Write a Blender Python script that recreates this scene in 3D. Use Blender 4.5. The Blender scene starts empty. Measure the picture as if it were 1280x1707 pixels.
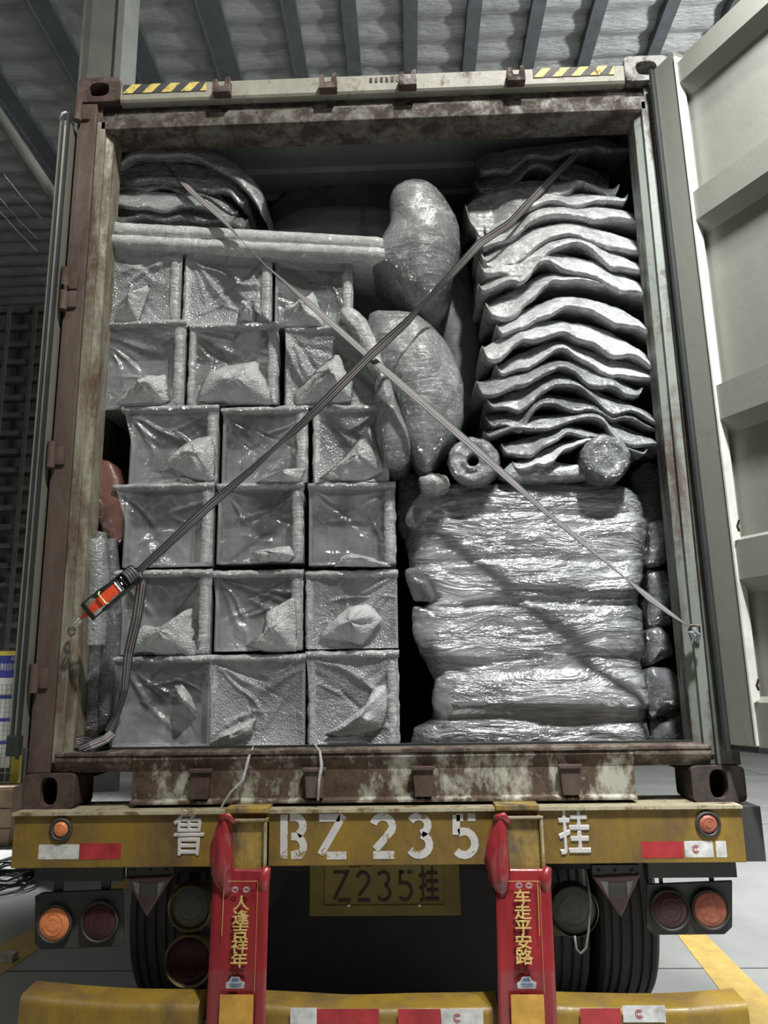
import bpy, bmesh, math, random
from mathutils import Vector, Matrix, noise
random.seed(7)
V = Vector
sc = bpy.context.scene
COL = sc.collection
G = 1.15            # the container's underside stands this high above the hall floor; all z below are measured from that underside

# ------------------------------------------------------------------ camera
F = 1290.3
CAMP = V((0.1168, -2.747, 0.4185))
YAW, PIT, ROL = -0.03134, 0.21203, -0.0157
_f0 = V((math.sin(YAW), math.cos(YAW), 0)); _r0 = V((math.cos(YAW), -math.sin(YAW), 0)); _up = V((0, 0, 1))
FW = _f0*math.cos(PIT) + _up*math.sin(PIT)
_u = _up*math.cos(PIT) - _f0*math.sin(PIT)
RT = _r0*math.cos(ROL) + _u*math.sin(ROL)
UP = _u*math.cos(ROL) - _r0*math.sin(ROL)
cam = bpy.data.cameras.new('camera')
cam.sensor_fit = 'VERTICAL'; cam.sensor_height = 36.0
cam.lens = F/1707*36.0; cam.clip_start = 0.05; cam.clip_end = 200
camo = bpy.data.objects.new('camera', cam); COL.objects.link(camo)
R3 = Matrix((RT, UP, -FW)).transposed()
camo.matrix_world = Matrix.Translation(CAMP + V((0, 0, G))) @ R3.to_4x4()
sc.camera = camo

# ------------------------------------------------------------------ world, exposure, lamps
w = bpy.data.worlds.new('hall_air'); sc.world = w; w.use_nodes = True
w.node_tree.nodes['Background'].inputs[0].default_value = (0.55, 0.62, 0.66, 1)
w.node_tree.nodes['Background'].inputs[1].default_value = 0.02
sc.view_settings.view_transform = 'Standard'
sc.view_settings.look = 'None'
sc.view_settings.gamma = 1.0
sc.view_settings.use_curve_mapping = False
sc.view_settings.exposure = 0.0
LIGHTS = [  # name, location (z above container underside), power, size, colour, aim
    ('bay_and_fill_light', (1.4, -3.0, 6.6), 500, 0.30, (1.0, 0.985, 0.93), (0, 0.2, 1.2)),
    ('bay_and_fill_light', (-3.4, -5.0, 6.8), 70, 0.45, (1.0, 0.98, 0.92), (0, 0.2, 1.0)),
    ('bay_and_fill_light', (6.0, 2.5, 6.4), 1050, 0.8, (0.95, 0.98, 1.0), (5.0, 3.5, -1)),
    ('bay_and_fill_light', (-6.5, 7.0, 6.4), 200, 0.8, (0.95, 0.98, 1.0), (-5.2, 5.8, -1)),  # added fill, unseen, narrowed to brighten the floor at the left
    ('bay_and_fill_light', (7.0, 3.5, 6.0), 620, 0.8, (0.95, 0.98, 1.0), (3.6, 4.6, 10)),
]
for nm, loc, pw, sz, colr, aim in LIGHTS:
    l = bpy.data.lights.new(nm, 'AREA'); l.energy = pw; l.size = sz; l.shape = 'DISK'; l.color = colr
    if loc[0] == -6.5: l.spread = 0.8
    o = bpy.data.objects.new(nm, l); COL.objects.link(o)
    o.location = V(loc) + V((0, 0, G))
    o.rotation_euler = (V(aim)-V(loc)).to_track_quat('-Z', 'Y').to_euler()
# added spot, standing in for the glare over the open door's upper part
sl = bpy.data.lights.new('door_glare_fill', 'SPOT'); sl.energy = 1300; sl.spot_size = 1.9; sl.spot_blend = 1.0; sl.shadow_soft_size = 0.15; sl.color = (0.93, 0.96, 1.0)
so = bpy.data.objects.new('door_glare_fill', sl); COL.objects.link(so)
so.location = V((1.2, -1.5, 3.75 + G)); so.rotation_euler = (V((1.75, -1.2, 2.75))-V((1.2, -1.5, 3.75))).to_track_quat('-Z', 'Y').to_euler()

# ------------------------------------------------------------------ helpers
def ray(u, v): return FW + RT*((u-640)/F) + UP*((853.5-v)/F)
def pt(u, v, Y):
    """the point of the vertical plane y = Y seen at (u, v) of the photograph"""
    d = ray(u, v); t = (Y-CAMP.y)/d.y
    return CAMP + d*t
def gz(u, v, Z):
    d = ray(u, v); t = (Z-CAMP.z)/d.z
    return CAMP + d*t

class MB:
    """collects shapes, in container coordinates, into one mesh"""
    def __init__(s): s.bm = bmesh.new()
    def face(s, pts, mi=0):
        f = s.bm.faces.new([s.bm.verts.new(V(p)) for p in pts]); f.material_index = mi; return s
    def box(s, x0, x1, y0, y1, z0, z1, bev=0.0, mi=0):
        t = bmesh.new(); bmesh.ops.create_cube(t, size=1)
        for v in t.verts: v.co = V(((x0+x1)/2+v.co.x*(x1-x0), (y0+y1)/2+v.co.y*(y1-y0), (z0+z1)/2+v.co.z*(z1-z0)))
        if bev: bmesh.ops.bevel(t, geom=t.edges[:]+t.verts[:], offset=bev, segments=2, profile=.6, affect='EDGES')
        return s.merge(t, mi)
    def merge(s, t, mi=0, M=None):
        if M is not None: bmesh.ops.transform(t, matrix=M, verts=t.verts)
        mp = {}
        for v in t.verts: mp[v] = s.bm.verts.new(v.co)
        for f in t.faces:
            try:
                nf = s.bm.faces.new([mp[v] for v in f.verts]); nf.material_index = mi
            except ValueError: pass
        t.free(); return s
    def loft(s, rings, cap=True, mi=0, closed=True):
        prev = None; n = len(rings[0])
        rr = [[s.bm.verts.new(V(p)) for p in r] for r in rings]
        for a, b in zip(rr, rr[1:]):
            for i in range(n if closed else n-1):
                j = (i+1) % n
                f = s.bm.faces.new((a[i], a[j], b[j], b[i])); f.material_index = mi
        if cap and closed:
            for r in (rr[0][::-1], rr[-1]):
                f = s.bm.faces.new(r); f.material_index = mi
        return s
    def prism(s, poly, axis, a, b, mi=0):
        """poly: 2-D outline in the other two axes; extruded from a to b along axis"""
        def mk(p, h):
            if axis == 'y': return V((p[0], h, p[1]))
            if axis == 'x': return V((h, p[0], p[1]))
            return V((p[0], p[1], h))
        return s.loft([[mk(p, a) for p in poly], [mk(p, b) for p in poly]], mi=mi)
    def tube(s, path, r, n=10, mi=0, cap=True):
        rings = []
        P = [V(p) for p in path]
        rad = r if isinstance(r, (list, tuple)) else [r]*len(P)
        side = None
        for i, p in enumerate(P):
            d = (P[min(i+1, len(P)-1)]-P[max(i-1, 0)]).normalized()
            if side is None: side = d.orthogonal().normalized()
            side = (side-d*side.dot(d)).normalized(); o2 = d.cross(side)
            rings.append([p+(side*math.cos(2*math.pi*k/n)+o2*math.sin(2*math.pi*k/n))*rad[i] for k in range(n)])
        return s.loft(rings, cap=cap, mi=mi)
    def lathe(s, prof, c, axis='y', n=32, mi=0):
        """prof: list of (radius, along)"""
        rings = []
        for r, h in prof:
            ring = []
            for k in range(n):
                a = 2*math.pi*k/n; ca, sa = math.cos(a)*r, math.sin(a)*r
                ring.append(V(c)+(V((ca, h, sa)) if axis == 'y' else V((h, ca, sa)) if axis == 'x' else V((ca, sa, h))))
            rings.append(ring)
        return s.loft(rings, mi=mi)
    def sub(s, n=1):
        bmesh.ops.recalc_face_normals(s.bm, faces=s.bm.faces[:])
        return s
    def crumple(s, amp, sc_, seed=0, ridge=True, stretch=(1, 1, 1)):
        bmesh.ops.recalc_face_normals(s.bm, faces=s.bm.faces[:]); s.bm.normal_update()
        st = V(stretch)
        for v in s.bm.verts:
            q = V((v.co.x*st.x, v.co.y*st.y, v.co.z*st.z))*sc_+V((seed*3.1, seed*1.7, seed*.9))
            a = noise.noise(q); b = noise.noise(q*2.3+V((5, 5, 5)))
            h = ((1-2.2*abs(a))+.5*(1-2.2*abs(b)))*.6 if ridge else a+.5*b
            v.co += v.normal*(h*amp)
        return s

def _finish(me, smooth):
    if smooth:
        for p in me.polygons: p.use_smooth = True
def obj(name, mb, mat, parent=None, smooth=False, sub=0, bevel=0, solid=0, auto=None):
    bm = mb.bm; bmesh.ops.recalc_face_normals(bm, faces=bm.faces[:])
    me = bpy.data.meshes.new(name)
    if parent is not None: off = parent['_w']
    else:
        xs = [v.co.x for v in bm.verts]; ys = [v.co.y for v in bm.verts]; zs = [v.co.z for v in bm.verts]
        off = [(min(xs)+max(xs))/2, (min(ys)+max(ys))/2, min(zs)]
    off = V(off)
    for v in bm.verts: v.co -= off
    bm.to_mesh(me); bm.free()
    for m in (mat if isinstance(mat, (list, tuple)) else [mat]): me.materials.append(m)
    if auto is not None:
        _finish(me, True); me.set_sharp_from_angle(angle=auto)
    else: _finish(me, smooth)
    o = bpy.data.objects.new(name, me); COL.objects.link(o)
    o['_w'] = list(off)
    if parent is not None: o.parent = parent
    else: o.location = off + V((0, 0, G))
    if bevel:
        b = o.modifiers.new('bevel', 'BEVEL'); b.width = bevel; b.segments = 2; b.limit_method = 'ANGLE'
    if solid:
        m = o.modifiers.new('solid', 'SOLIDIFY'); m.thickness = solid
    if sub:
        m = o.modifiers.new('sub', 'SUBSURF'); m.levels = sub; m.render_levels = sub
    return o
def tag(o, label, cat, group=None):
    o['label'] = label; o['category'] = cat
    if group: o['group'] = group
    return o
def thing(name, label, cat, loc, group=None):
    o = bpy.data.objects.new(name, None); COL.objects.link(o); o.empty_display_size = .1
    o['_w'] = list(loc); o.location = V(loc)+V((0, 0, G))
    return tag(o, label, cat, group)
def struct(name, mb, mat, **k):
    o = obj(name, mb, mat, **k); o['kind'] = 'structure'; return o

# ------------------------------------------------------------------ materials
def newmat(name):
    m = bpy.data.materials.new(name); m.use_nodes = True
    nt = m.node_tree; return m, nt, nt.nodes['Principled BSDF'], nt.nodes['Material Output']
def N(nt, t, **kw):
    n = nt.nodes.new(t)
    for k, v in kw.items():
        if k in n.inputs.keys() if hasattr(n.inputs, 'keys') else False: n.inputs[k].default_value = v
        else: setattr(n, k, v)
    return n
def coords(nt, scale=(1, 1, 1), rot=(0, 0, 0)):
    tc = nt.nodes.new('ShaderNodeNewGeometry'); mp = nt.nodes.new('ShaderNodeMapping')
    nt.links.new(tc.outputs['Position'], mp.inputs['Vector'])
    mp.inputs['Scale'].default_value = scale; mp.inputs['Rotation'].default_value = rot
    return mp.outputs[0]
def noise_n(nt, vec, scale, detail=4, rough=.55, dist=0):
    n = nt.nodes.new('ShaderNodeTexNoise'); n.inputs['Scale'].default_value = scale; n.inputs['Detail'].default_value = detail
    n.inputs['Roughness'].default_value = rough; n.inputs['Distortion'].default_value = dist
    nt.links.new(vec, n.inputs['Vector']); return n.outputs['Fac']
def ramp(nt, fac, stops):
    r = nt.nodes.new('ShaderNodeValToRGB'); nt.links.new(fac, r.inputs[0])
    e = r.color_ramp.elements
    while len(e) < len(stops): e.new(.5)
    for i, (p, c) in enumerate(stops):
        e[i].position = p; e[i].color = (*c, 1) if len(c) == 3 else c
    return r.outputs[0]
def mixc(nt, fac, a, b):
    m = nt.nodes.new('ShaderNodeMix'); m.data_type = 'RGBA'
    for s_, x in ((0, fac), (6, a), (7, b)):
        if isinstance(x, (int, float)): m.inputs[s_].default_value = x
        elif isinstance(x, tuple): m.inputs[s_].default_value = (*x, 1)
        else: nt.links.new(x, m.inputs[s_])
    return m.outputs[2]
def bump(nt, bs, h, strength, dist=.01, prev=None):
    b = nt.nodes.new('ShaderNodeBump'); b.inputs['Strength'].default_value = strength; b.inputs['Distance'].default_value = dist
    nt.links.new(h, b.inputs['Height'])
    if prev is not None: nt.links.new(prev, b.inputs['Normal'])
    if bs is not None: nt.links.new(b.outputs[0], bs.inputs['Normal'])
    return b.outputs[0]
def plain(name, col, rough=.6, metal=0, var=.25, scale=6, bmp=.15, spec=.5, bs_scale=60):
    m, nt, bs, out = newmat(name); c = coords(nt)
    f = noise_n(nt, c, scale, 5, .6)
    dark = tuple(x*(1-var) for x in col); lite = tuple(min(1, x*(1+var*.5)) for x in col)
    nt.links.new(ramp(nt, f, [(.3, dark), (.7, lite)]), bs.inputs['Base Color'])
    bs.inputs['Roughness'].default_value = rough; bs.inputs['Metallic'].default_value = metal; bs.inputs['Specular IOR Level'].default_value = spec
    if bmp: bump(nt, bs, noise_n(nt, c, bs_scale, 4), bmp, .003)
    return m
def rusty(name, paint, rust=(.07, .035, .02), amount=.5, scale=7, streak=1.0, rough=.65, edge=.06, dirt=.35):
    """paint broken up by rust patches, with runs that go straight down when streak > 1"""
    m, nt, bs, out = newmat(name); c = coords(nt, (1, 1, 1/streak))
    f = noise_n(nt, c, scale, 8, .68, .3); g = noise_n(nt, coords(nt), scale*5, 5, .6)
    mx = nt.nodes.new('ShaderNodeMath'); mx.operation = 'MULTIPLY_ADD'; nt.links.new(g, mx.inputs[0]); mx.inputs[1].default_value = .28; nt.links.new(f, mx.inputs[2])
    t = .64+(.5-amount)*.45
    mask = ramp(nt, mx.outputs[0], [(t-edge, (0, 0, 0)), (t+edge, (1, 1, 1))])
    h = noise_n(nt, c, scale*.6, 6, .7)
    pc = ramp(nt, h, [(.3, tuple(x*(1-dirt) for x in paint)), (.7, paint)])
    rc = ramp(nt, g, [(.3, tuple(x*.45 for x in rust)), (.7, tuple(x*1.5 for x in rust))])
    nt.links.new(mixc(nt, mask, pc, rc), bs.inputs['Base Color'])
    rr = nt.nodes.new('ShaderNodeMapRange'); nt.links.new(mask, rr.inputs[0]); rr.inputs[3].default_value = rough*.75; rr.inputs[4].default_value = .9
    nt.links.new(rr.outputs[0], bs.inputs['Roughness'])
    bump(nt, bs, mx.outputs[0], .5, .006)
    return m
def film(name, col=(.62, .64, .65), lo=.12, hi=.75, rough=.16, scale=9, st=(1, 1, 1), rot=(0, .6, 0), bub=0.0, bstr=.7, thr=(.42, .68)):
    """clear plastic: lets most light through, milky in patches, with light off its creases put in as pale streaks, glossy all over"""
    m, nt, bs, out = newmat(name)
    c = coords(nt, st, rot)
    f = noise_n(nt, c, scale, 6, .6, .8)
    ab = nt.nodes.new('ShaderNodeMath'); ab.operation = 'SUBTRACT'; nt.links.new(f, ab.inputs[0]); ab.inputs[1].default_value = .5
    a2 = nt.nodes.new('ShaderNodeMath'); a2.operation = 'ABSOLUTE'; nt.links.new(ab.outputs[0], a2.inputs[0])
    crease = ramp(nt, a2.outputs[0], [(0, (.30, .30, .30)), (.012, (.10, .10, .10)), (.05, (0, 0, 0))])  # light scattered by folds, put into the opacity as pale streaks
    g = noise_n(nt, coords(nt), 5, 5, .6)
    milky = ramp(nt, g, [(thr[0], (0, 0, 0)), (thr[1], (.55, .55, .55))])
    ad = nt.nodes.new('ShaderNodeMath'); ad.operation = 'MAXIMUM'; nt.links.new(crease, ad.inputs[0]); nt.links.new(milky, ad.inputs[1])
    mr = nt.nodes.new('ShaderNodeMapRange'); nt.links.new(ad.outputs[0], mr.inputs[0]); mr.inputs[3].default_value = lo; mr.inputs[4].default_value = hi
    bs.inputs['Base Color'].default_value = (*col, 1); bs.inputs['Roughness'].default_value = rough
    n1 = bump(nt, None, f, bstr, .02)
    if bub:
        vo = nt.nodes.new('ShaderNodeTexVoronoi'); vo.inputs['Scale'].default_value = bub; nt.links.new(coords(nt), vo.inputs['Vector'])
        iv = nt.nodes.new('ShaderNodeMath'); iv.operation = 'SUBTRACT'; iv.inputs[0].default_value = 1; nt.links.new(vo.outputs[0], iv.inputs[1])
        n1 = bump(nt, None, iv.outputs[0], .55, .006, n1)
    nt.links.new(n1, bs.inputs['Normal'])
    tr = nt.nodes.new('ShaderNodeBsdfTransparent'); tr.inputs[0].default_value = (.93, .94, .94, 1)
    gl = nt.nodes.new('ShaderNodeBsdfGlossy'); gl.inputs['Roughness'].default_value = rough; nt.links.new(n1, gl.inputs['Normal'])
    mg = nt.nodes.new('ShaderNodeMixShader'); mg.inputs[0].default_value = .055
    nt.links.new(tr.outputs[0], mg.inputs[1]); nt.links.new(gl.outputs[0], mg.inputs[2])
    ms = nt.nodes.new('ShaderNodeMixShader'); nt.links.new(mr.outputs[0], ms.inputs[0])
    nt.links.new(mg.outputs[0], ms.inputs[1]); nt.links.new(bs.outputs[0], ms.inputs[2]); nt.links.new(ms.outputs[0], out.inputs[0])
    return m
def bubble(name, col=(.25, .26, .262), rough=.22, bub=80, var=.45, coat=.5, fold=1.0, st=(1, 1, 1), spec=.6, milk=.5):
    """bubble wrap over the goods: grey, milky where the film is doubled, knobbly and shiny"""
    m, nt, bs, out = newmat(name); c = coords(nt, st)
    f = noise_n(nt, c, 4.5, 7, .6, 1.5)
    base = ramp(nt, f, [(.32, tuple(x*(1-var) for x in col)), (.58, col)])
    g = noise_n(nt, coords(nt, st, (.3, .9, .2)), 9, 6, .7, 2.0)
    mk = ramp(nt, g, [(.56, (0, 0, 0)), (.60, (milk, milk, milk)), (.72, (milk*.6, milk*.6, milk*.6))])
    nt.links.new(mixc(nt, mk, base, tuple(min(.85, x*1.9) for x in col)), bs.inputs['Base Color'])
    bs.inputs['Roughness'].default_value = rough; bs.inputs['Specular IOR Level'].default_value = spec*.4; bs.inputs['Coat IOR'].default_value = 1.9
    bs.inputs['Coat Weight'].default_value = min(1, coat*2); bs.inputs['Coat Roughness'].default_value = .12
    n0 = bump(nt, None, g, .7*fold, .018)
    pull = noise_n(nt, coords(nt, (1.0*st[0], 1.0, 4.5*st[2]), (.0, .45, .0)), 7, 5, .6, 1.2)
    n1 = bump(nt, None, pull, .45*fold, .016, n0); nb = bump(nt, None, pull, .45*fold, .016)
    vo = nt.nodes.new('ShaderNodeTexVoronoi'); vo.inputs['Scale'].default_value = bub; nt.links.new(coords(nt), vo.inputs['Vector'])
    n1 = bump(nt, None, noise_n(nt, coords(nt), 26, 4, .7, 1.0), 1.0, .05, n1); n2 = bump(nt, None, vo.outputs[0], 1.0, .012, n1)
    nt.links.new(nb, bs.inputs['Normal']); nt.links.new(n2, bs.inputs['Coat Normal'])
    return m
def emis(name, col, s):
    m, nt, bs, out = newmat(name); bs.inputs['Emission Color'].default_value = (*col, 1); bs.inputs['Emission Strength'].default_value = s; bs.inputs['Base Color'].default_value = (*col, 1)
    return m

M = dict(
    steel_post=rusty('rusty_brown_steel', (.13, .10, .08), (.065, .038, .028), .5, 6, 3, edge=.12),
    steel_jamb=rusty('flaking_cream_paint', (.30, .29, .22), (.085, .055, .035), .45, 9, 4, edge=.10),
    casting=rusty('brown_casting', (.10, .065, .05), (.05, .03, .024), .5, 12, 1),
    casting_grey=rusty('grey_casting', (.30, .30, .28), (.08, .06, .05), .4, 12, 1),
    header=rusty('scuffed_cream_header', (.32, .31, .255), (.12, .075, .05), .20, 9, 1.6, edge=.08),
    header_low=rusty('rusty_gutter', (.17, .155, .13), (.04, .028, .022), .58, 12, 1.0, edge=.10),
    sill=rusty('rust_run_sill', (.44, .43, .36), (.075, .048, .032), .64, 8, 2.2, edge=.06),
    sill_top=rusty('worn_sill_lip', (.20, .165, .13), (.06, .04, .03), .55, 12, 1),
    inner=plain('container_inside_grey', (.20, .215, .21), .6, scale=3),
    door=rusty('door_grey_green', (.20, .20, .168), (.13, .11, .09), .06, 3, 2, rough=.5, dirt=.18, edge=.1),
    gasket=plain('black_rubber_seal', (.03, .034, .032), .5),
    yellow=rusty('dirty_yellow_paint', (.30, .19, .03), (.085, .05, .022), .36, 5, 2.0, rough=.45, edge=.14, dirt=.35),
    bracket=rusty('golden_bracket_paint', (.46, .31, .07), (.10, .075, .05), .40, 9, 3, rough=.45, edge=.1),
    yellow_lip=rusty('pale_yellow_edge', (.48, .44, .30), (.14, .09, .04), .35, 14, 1, rough=.4),
    white_paint=rusty('chipped_white_paint', (.62, .60, .58), (.25, .18, .06), .30, 16, 1, rough=.5, edge=.03, dirt=.15),
    hazard_y=rusty('hazard_yellow', (.80, .62, .16), (.06, .05, .03), .30, 30, 1),
    hazard_k=plain('hazard_black', (.04, .04, .045), .6),
    tape_w=plain('reflective_white_tape', (.66, .66, .64), .35, scale=30, var=.4),
    tape_r=plain('reflective_red_tape', (.42, .035, .04), .35, scale=20, var=.35),
    tape_mark=plain('tape_mark_dark', (.12, .1, .1), .5),
    black=plain('black_undercarriage', (.018, .016, .015), .7),
    darksteel=plain('dark_bracket_steel', (.045, .045, .042), .55),
    tyre=plain('tyre_rubber', (.035, .034, .033), .75, bmp=.3),
    orange=plain('orange_lens', (.80, .27, .10), .25, scale=60, var=.2, bmp=.6, bs_scale=220),
    orange_dull=plain('dusty_orange_lens', (.42, .13, .075), .4, scale=60, var=.3, bmp=.6, bs_scale=220),
    redlens=plain('dark_red_lens', (.05, .014, .016), .25, scale=40, bmp=.5, bs_scale=200),
    greylens=plain('dusty_grey_lens', (.13, .14, .12), .45, scale=20),
    lampring=plain('yellow_painted_ring', (.17, .14, .06), .5),
    plate=plain('number_plate_yellow', (.30, .235, .05), .5, scale=9),
    ink=plain('plate_black_ink', (.035, .02, .01), .5),
    red_plastic=None, gold=None,
    bin=plain('pale_grey_board', (.20, .212, .212), .5, scale=5, var=.12, bmp=.1),
    filmw=film('creased_white_film', col=(.72,.74,.74), lo=.38, hi=.85, scale=14, bub=140),
    filmstr=film('twisted_film_strand', lo=.5, hi=.9, scale=30),
    bin_dark=plain('shadow_hole', (.02, .02, .02), .8),
    filmc=film('clear_film', lo=.10, hi=.5, scale=7, rot=(0, .7, 0)),
    filmb=film('clear_bubble_film', lo=.28, hi=.80, scale=8, rot=(0, -.8, 0), bub=140),
    filmd=film('slack_clear_film', lo=.07, hi=.5, scale=5, rot=(0, .2, 0)),
    bub=bubble('bubble_wrap'),
    bub_w=bubble('white_lit_bubble_wrap', (.50, .515, .51), fold=1.1, var=.45),  # lighter copy: light on the middle of the right stack put into its colour
    bub_d=bubble('dark_shaded_bubble_wrap', (.13, .136, .14)),  # darker copy: shade at the top of the right stack put into its colour
    bub_rim=bubble('rim_bubble_wrap', (.46, .48, .48), fold=1.2, bub=90),
    board=bubble('wrapped_white_board', (.50, .515, .51), fold=.6, bub=90, st=(1, 1, .6), var=.2),
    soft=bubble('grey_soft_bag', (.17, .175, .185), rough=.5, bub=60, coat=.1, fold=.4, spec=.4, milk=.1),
    brown=bubble('brown_glossy_panel', (.17, .075, .055), rough=.3, bub=12, coat=.5, fold=.3, milk=.1),
    strap_k=plain('strap_dark', (.035, .035, .04), .55),
    strap_w=plain('strap_pale', (.32, .32, .31), .55),
    strap_r=plain('strap_wine', (.13, .05, .065), .55),
    strap_g=plain('strap_grey', (.16, .17, .17), .55),
    orange_web=plain('orange_webbing', (.85, .09, .03), .5, scale=90),
    brass=plain('yellow_zinc', (.85, .75, .30), .3, metal=.4),
    metalk=plain('black_metal', (.02, .02, .018), .35),
    chrome=plain('bright_steel', (.75, .74, .70), .25, metal=.8),
    column=plain('hall_grey_steel', (.30, .31, .28), .5, scale=2),
    purlin=plain('dark_purlin', (.10, .11, .115), .6),
    wall=plain('dark_cladding', (.012, .014, .013), .7, scale=1),
    blue=plain('board_blue', (.05, .06, .28), .5),
    paper=plain('board_white', (.72, .72, .66), .5, var=.08),
    fence_y=plain('fence_yellow', (.52, .42, .06), .5),
    cable=plain('black_cable', (.02, .02, .02), .5),
    wood=plain('cardboard_brown', (.22, .15, .09), .7),
    carblue=plain('print_blue', (.10, .14, .26), .3, scale=60, var=.5),
    silver=plain('print_silver', (.42, .45, .47), .3, scale=60, var=.5),
    amber=plain('amber_print', (.62, .34, .06), .4, scale=14, var=.35),
)
m, nt, bs, _ = newmat('red_glossy_plastic'); c_ = coords(nt, (2.2, 1, .5))
nt.links.new(ramp(nt, noise_n(nt, c_, 6, 4), [(.3, (.19, .016, .02)), (.7, (.31, .03, .035))]), bs.inputs['Base Color'])
bs.inputs['Roughness'].default_value = .3; bs.inputs['Coat Weight'].default_value = .4
bump(nt, bs, noise_n(nt, c_, 14, 5), .5, .01); M['red_plastic'] = m
M['gold'] = plain('gold_print', (.62, .47, .16), .35, metal=.2, scale=60)
# stretch film round the pallet: fine sideways streaks over grey goods
m, nt, bs, _ = newmat('stretch_film'); c_ = coords(nt, (1.0, 1.0, 9))
f_ = noise_n(nt, c_, 6, 7, .65, .5)
base = ramp(nt, noise_n(nt, coords(nt, (1, 1, 2.6)), 3.0, 7, .62, .6), [(.36, (.065, .07, .072)), (.52, (.16, .168, .17)), (.70, (.34, .35, .355))])
fine = noise_n(nt, coords(nt, (1, 1, 22)), 9, 5, .7)
nt.links.new(mixc(nt, ramp(nt, fine, [(.5, (0, 0, 0)), (.66, (.55, .55, .55))]), base, (.46, .47, .475)), bs.inputs['Base Color'])
bs.inputs['Roughness'].default_value = .22; bs.inputs['Specular IOR Level'].default_value = .9
bs.inputs['Coat Weight'].default_value = 1; bs.inputs['Coat Roughness'].default_value = .16; bs.inputs['Coat IOR'].default_value = 1.8
n1 = bump(nt, None, noise_n(nt, coords(nt, (1, 1, 3)), 3.5, 5, .6, .8), .9, .05); nb = n1; n1 = bump(nt, None, f_, .9, .016, n1); n2 = bump(nt, None, noise_n(nt, coords(nt, (1, 1, 12)), 38, 4, .7), .7, .005, n1)
nt.links.new(nb, bs.inputs['Normal']); nt.links.new(n2, bs.inputs['Coat Normal']); M['stretch'] = m
# hall floor: sealed concrete with a faint mottling
m, nt, bs, _ = newmat('sealed_concrete'); c_ = coords(nt)
nt.links.new(ramp(nt, noise_n(nt, c_, 1.4, 8, .65), [(.3, (.36, .365, .35)), (.7, (.50, .50, .48))]), bs.inputs['Base Color'])
bs.inputs['Roughness'].default_value = .35; bump(nt, bs, noise_n(nt, c_, 40, 4), .1, .002); M['concrete'] = m
# quilted foil insulation
m, nt, bs, _ = newmat('quilted_foil'); c_ = coords(nt)
nt.links.new(ramp(nt, noise_n(nt, c_, 2.2, 8, .7), [(.3, (.30, .31, .30)), (.7, (.50, .51, .50))]), bs.inputs['Base Color'])
bs.inputs['Roughness'].default_value = .38; bs.inputs['Metallic'].default_value = .35
bump(nt, bs, noise_n(nt, coords(nt, (1, 4, 1)), 5, 6, .7), .8, .05); M['foil'] = m

# ------------------------------------------------------------------ hall
b = MB(); b.box(-14, 14, -9, 24, -G-.1, -G); struct('floor', b, M['concrete'])
b = MB(); 
for k, yy in enumerate((1.95, 6.1, 10.2, -2.2)): b.box(-14, 14, yy-.004, yy+.004, -G, -G+.0015)
for xx in (-4.2, 5.6): b.box(xx-.004, xx+.004, -9, 24, -G, -G+.0015)
struct('trim_1', b, M['black'])
def stripe(pts, n):
    b = MB(); b.prism([(p[0], p[1]) for p in pts], 'z', -G+.0005, -G+.003); return struct('trim_%d' % n, b, YEL)
YEL = plain('floor_line_yellow', (.72, .50, .16), .45, scale=12, var=.2)
a0, a1 = gz(1130, 1560, -G), gz(1178, 1560, -G); b0, b1 = gz(1230, 1690, -G), gz(1290, 1672, -G)
def ext(p, q, t): return p+(q-p)*t
stripe([ext(a0, b0, -4), ext(a1, b1, -4), ext(a1, b1, 2), ext(a0, b0, 2)], 2)
c0, c1, d0, d1 = gz(-60, 1610, -G), gz(-20, 1640, -G), gz(215, 1462, -G), gz(215, 1480, -G)
stripe([c0, c1, d1, d0], 3)
CZ = 10.0
b = MB()     # ceiling quilt: sagging rows between the seams
nx, ny = 90, 300
rows = []
for j in range(ny+1):
    y = -9+33*j/ny; r = []
    for i in range(nx+1):
        x = -14+28*i/nx
        s_ = abs(math.sin(math.pi*y/.46+.35*noise.noise(V((x*.8, y*.3, 0)))))
        r.append(V((x, y, CZ-.17*s_**.5+.03*noise.noise(V((x*2, y*2, 1))))))
    rows.append(r)
b.loft(rows, closed=False); struct('ceiling', b, M['foil'], smooth=True)
b = MB(); b.box(-14, 14, -9, 24, CZ+.02, CZ+.1); struct('trim_4', b, M['wall'])
n_ = 5
for u, wd in ((230, .34), (370, .34), (495, .2), (588, .2), (684, .2), (784, .2), (883, .2), (978, .2), (1090, .2), (1190, .2), (110, .3), (-40, .3)):
    x = gz(u, 60, CZ).x
    b = MB(); b.box(x-wd/2, x+wd/2, -8.9, 23.9, CZ-.24, CZ-.1)
    b.box(x-wd/2-.01, x-wd/2+.02, -8.9, 23.9, CZ-.30, CZ-.1)
    struct('trim_%d' % n_, b, M['purlin']); n_ += 1
b = MB(); b.box(-14, 14, 23.9, 24, -G, CZ); struct('wall_back', b, M['wall'])
b = MB()
for k in range(56):
    y0 = -9+33*k/56; b.prism([(-14, y0), (-13.9, y0), (-13.94, y0+.3), (-14, y0+.3)], 'z', -G, CZ)
struct('wall_left', b, M['wall'])
b = MB(); b.box(13.9, 14, -9, 24, -G, CZ); struct('wall_right', b, M['wall'])
b = MB(); b.box(-14, 14, -9.1, -9, -G, CZ); struct('wall_front', b, M['wall'])
# steel column beside the truck, H section
cl, cr = pt(150, 60, 4.2).x, pt(207, 60, 4.2).x
b = MB(); b.box(cl, cr, 4.2, 4.22, -G, CZ-.3); b.box(cl-.02, cl, 4.05, 4.4, -G, CZ-.3); b.box(cr, cr+.07, 4.0, 4.4, -G, CZ-.3)
struct('trim_%d' % n_, b, M['column']); n_ += 1
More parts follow.
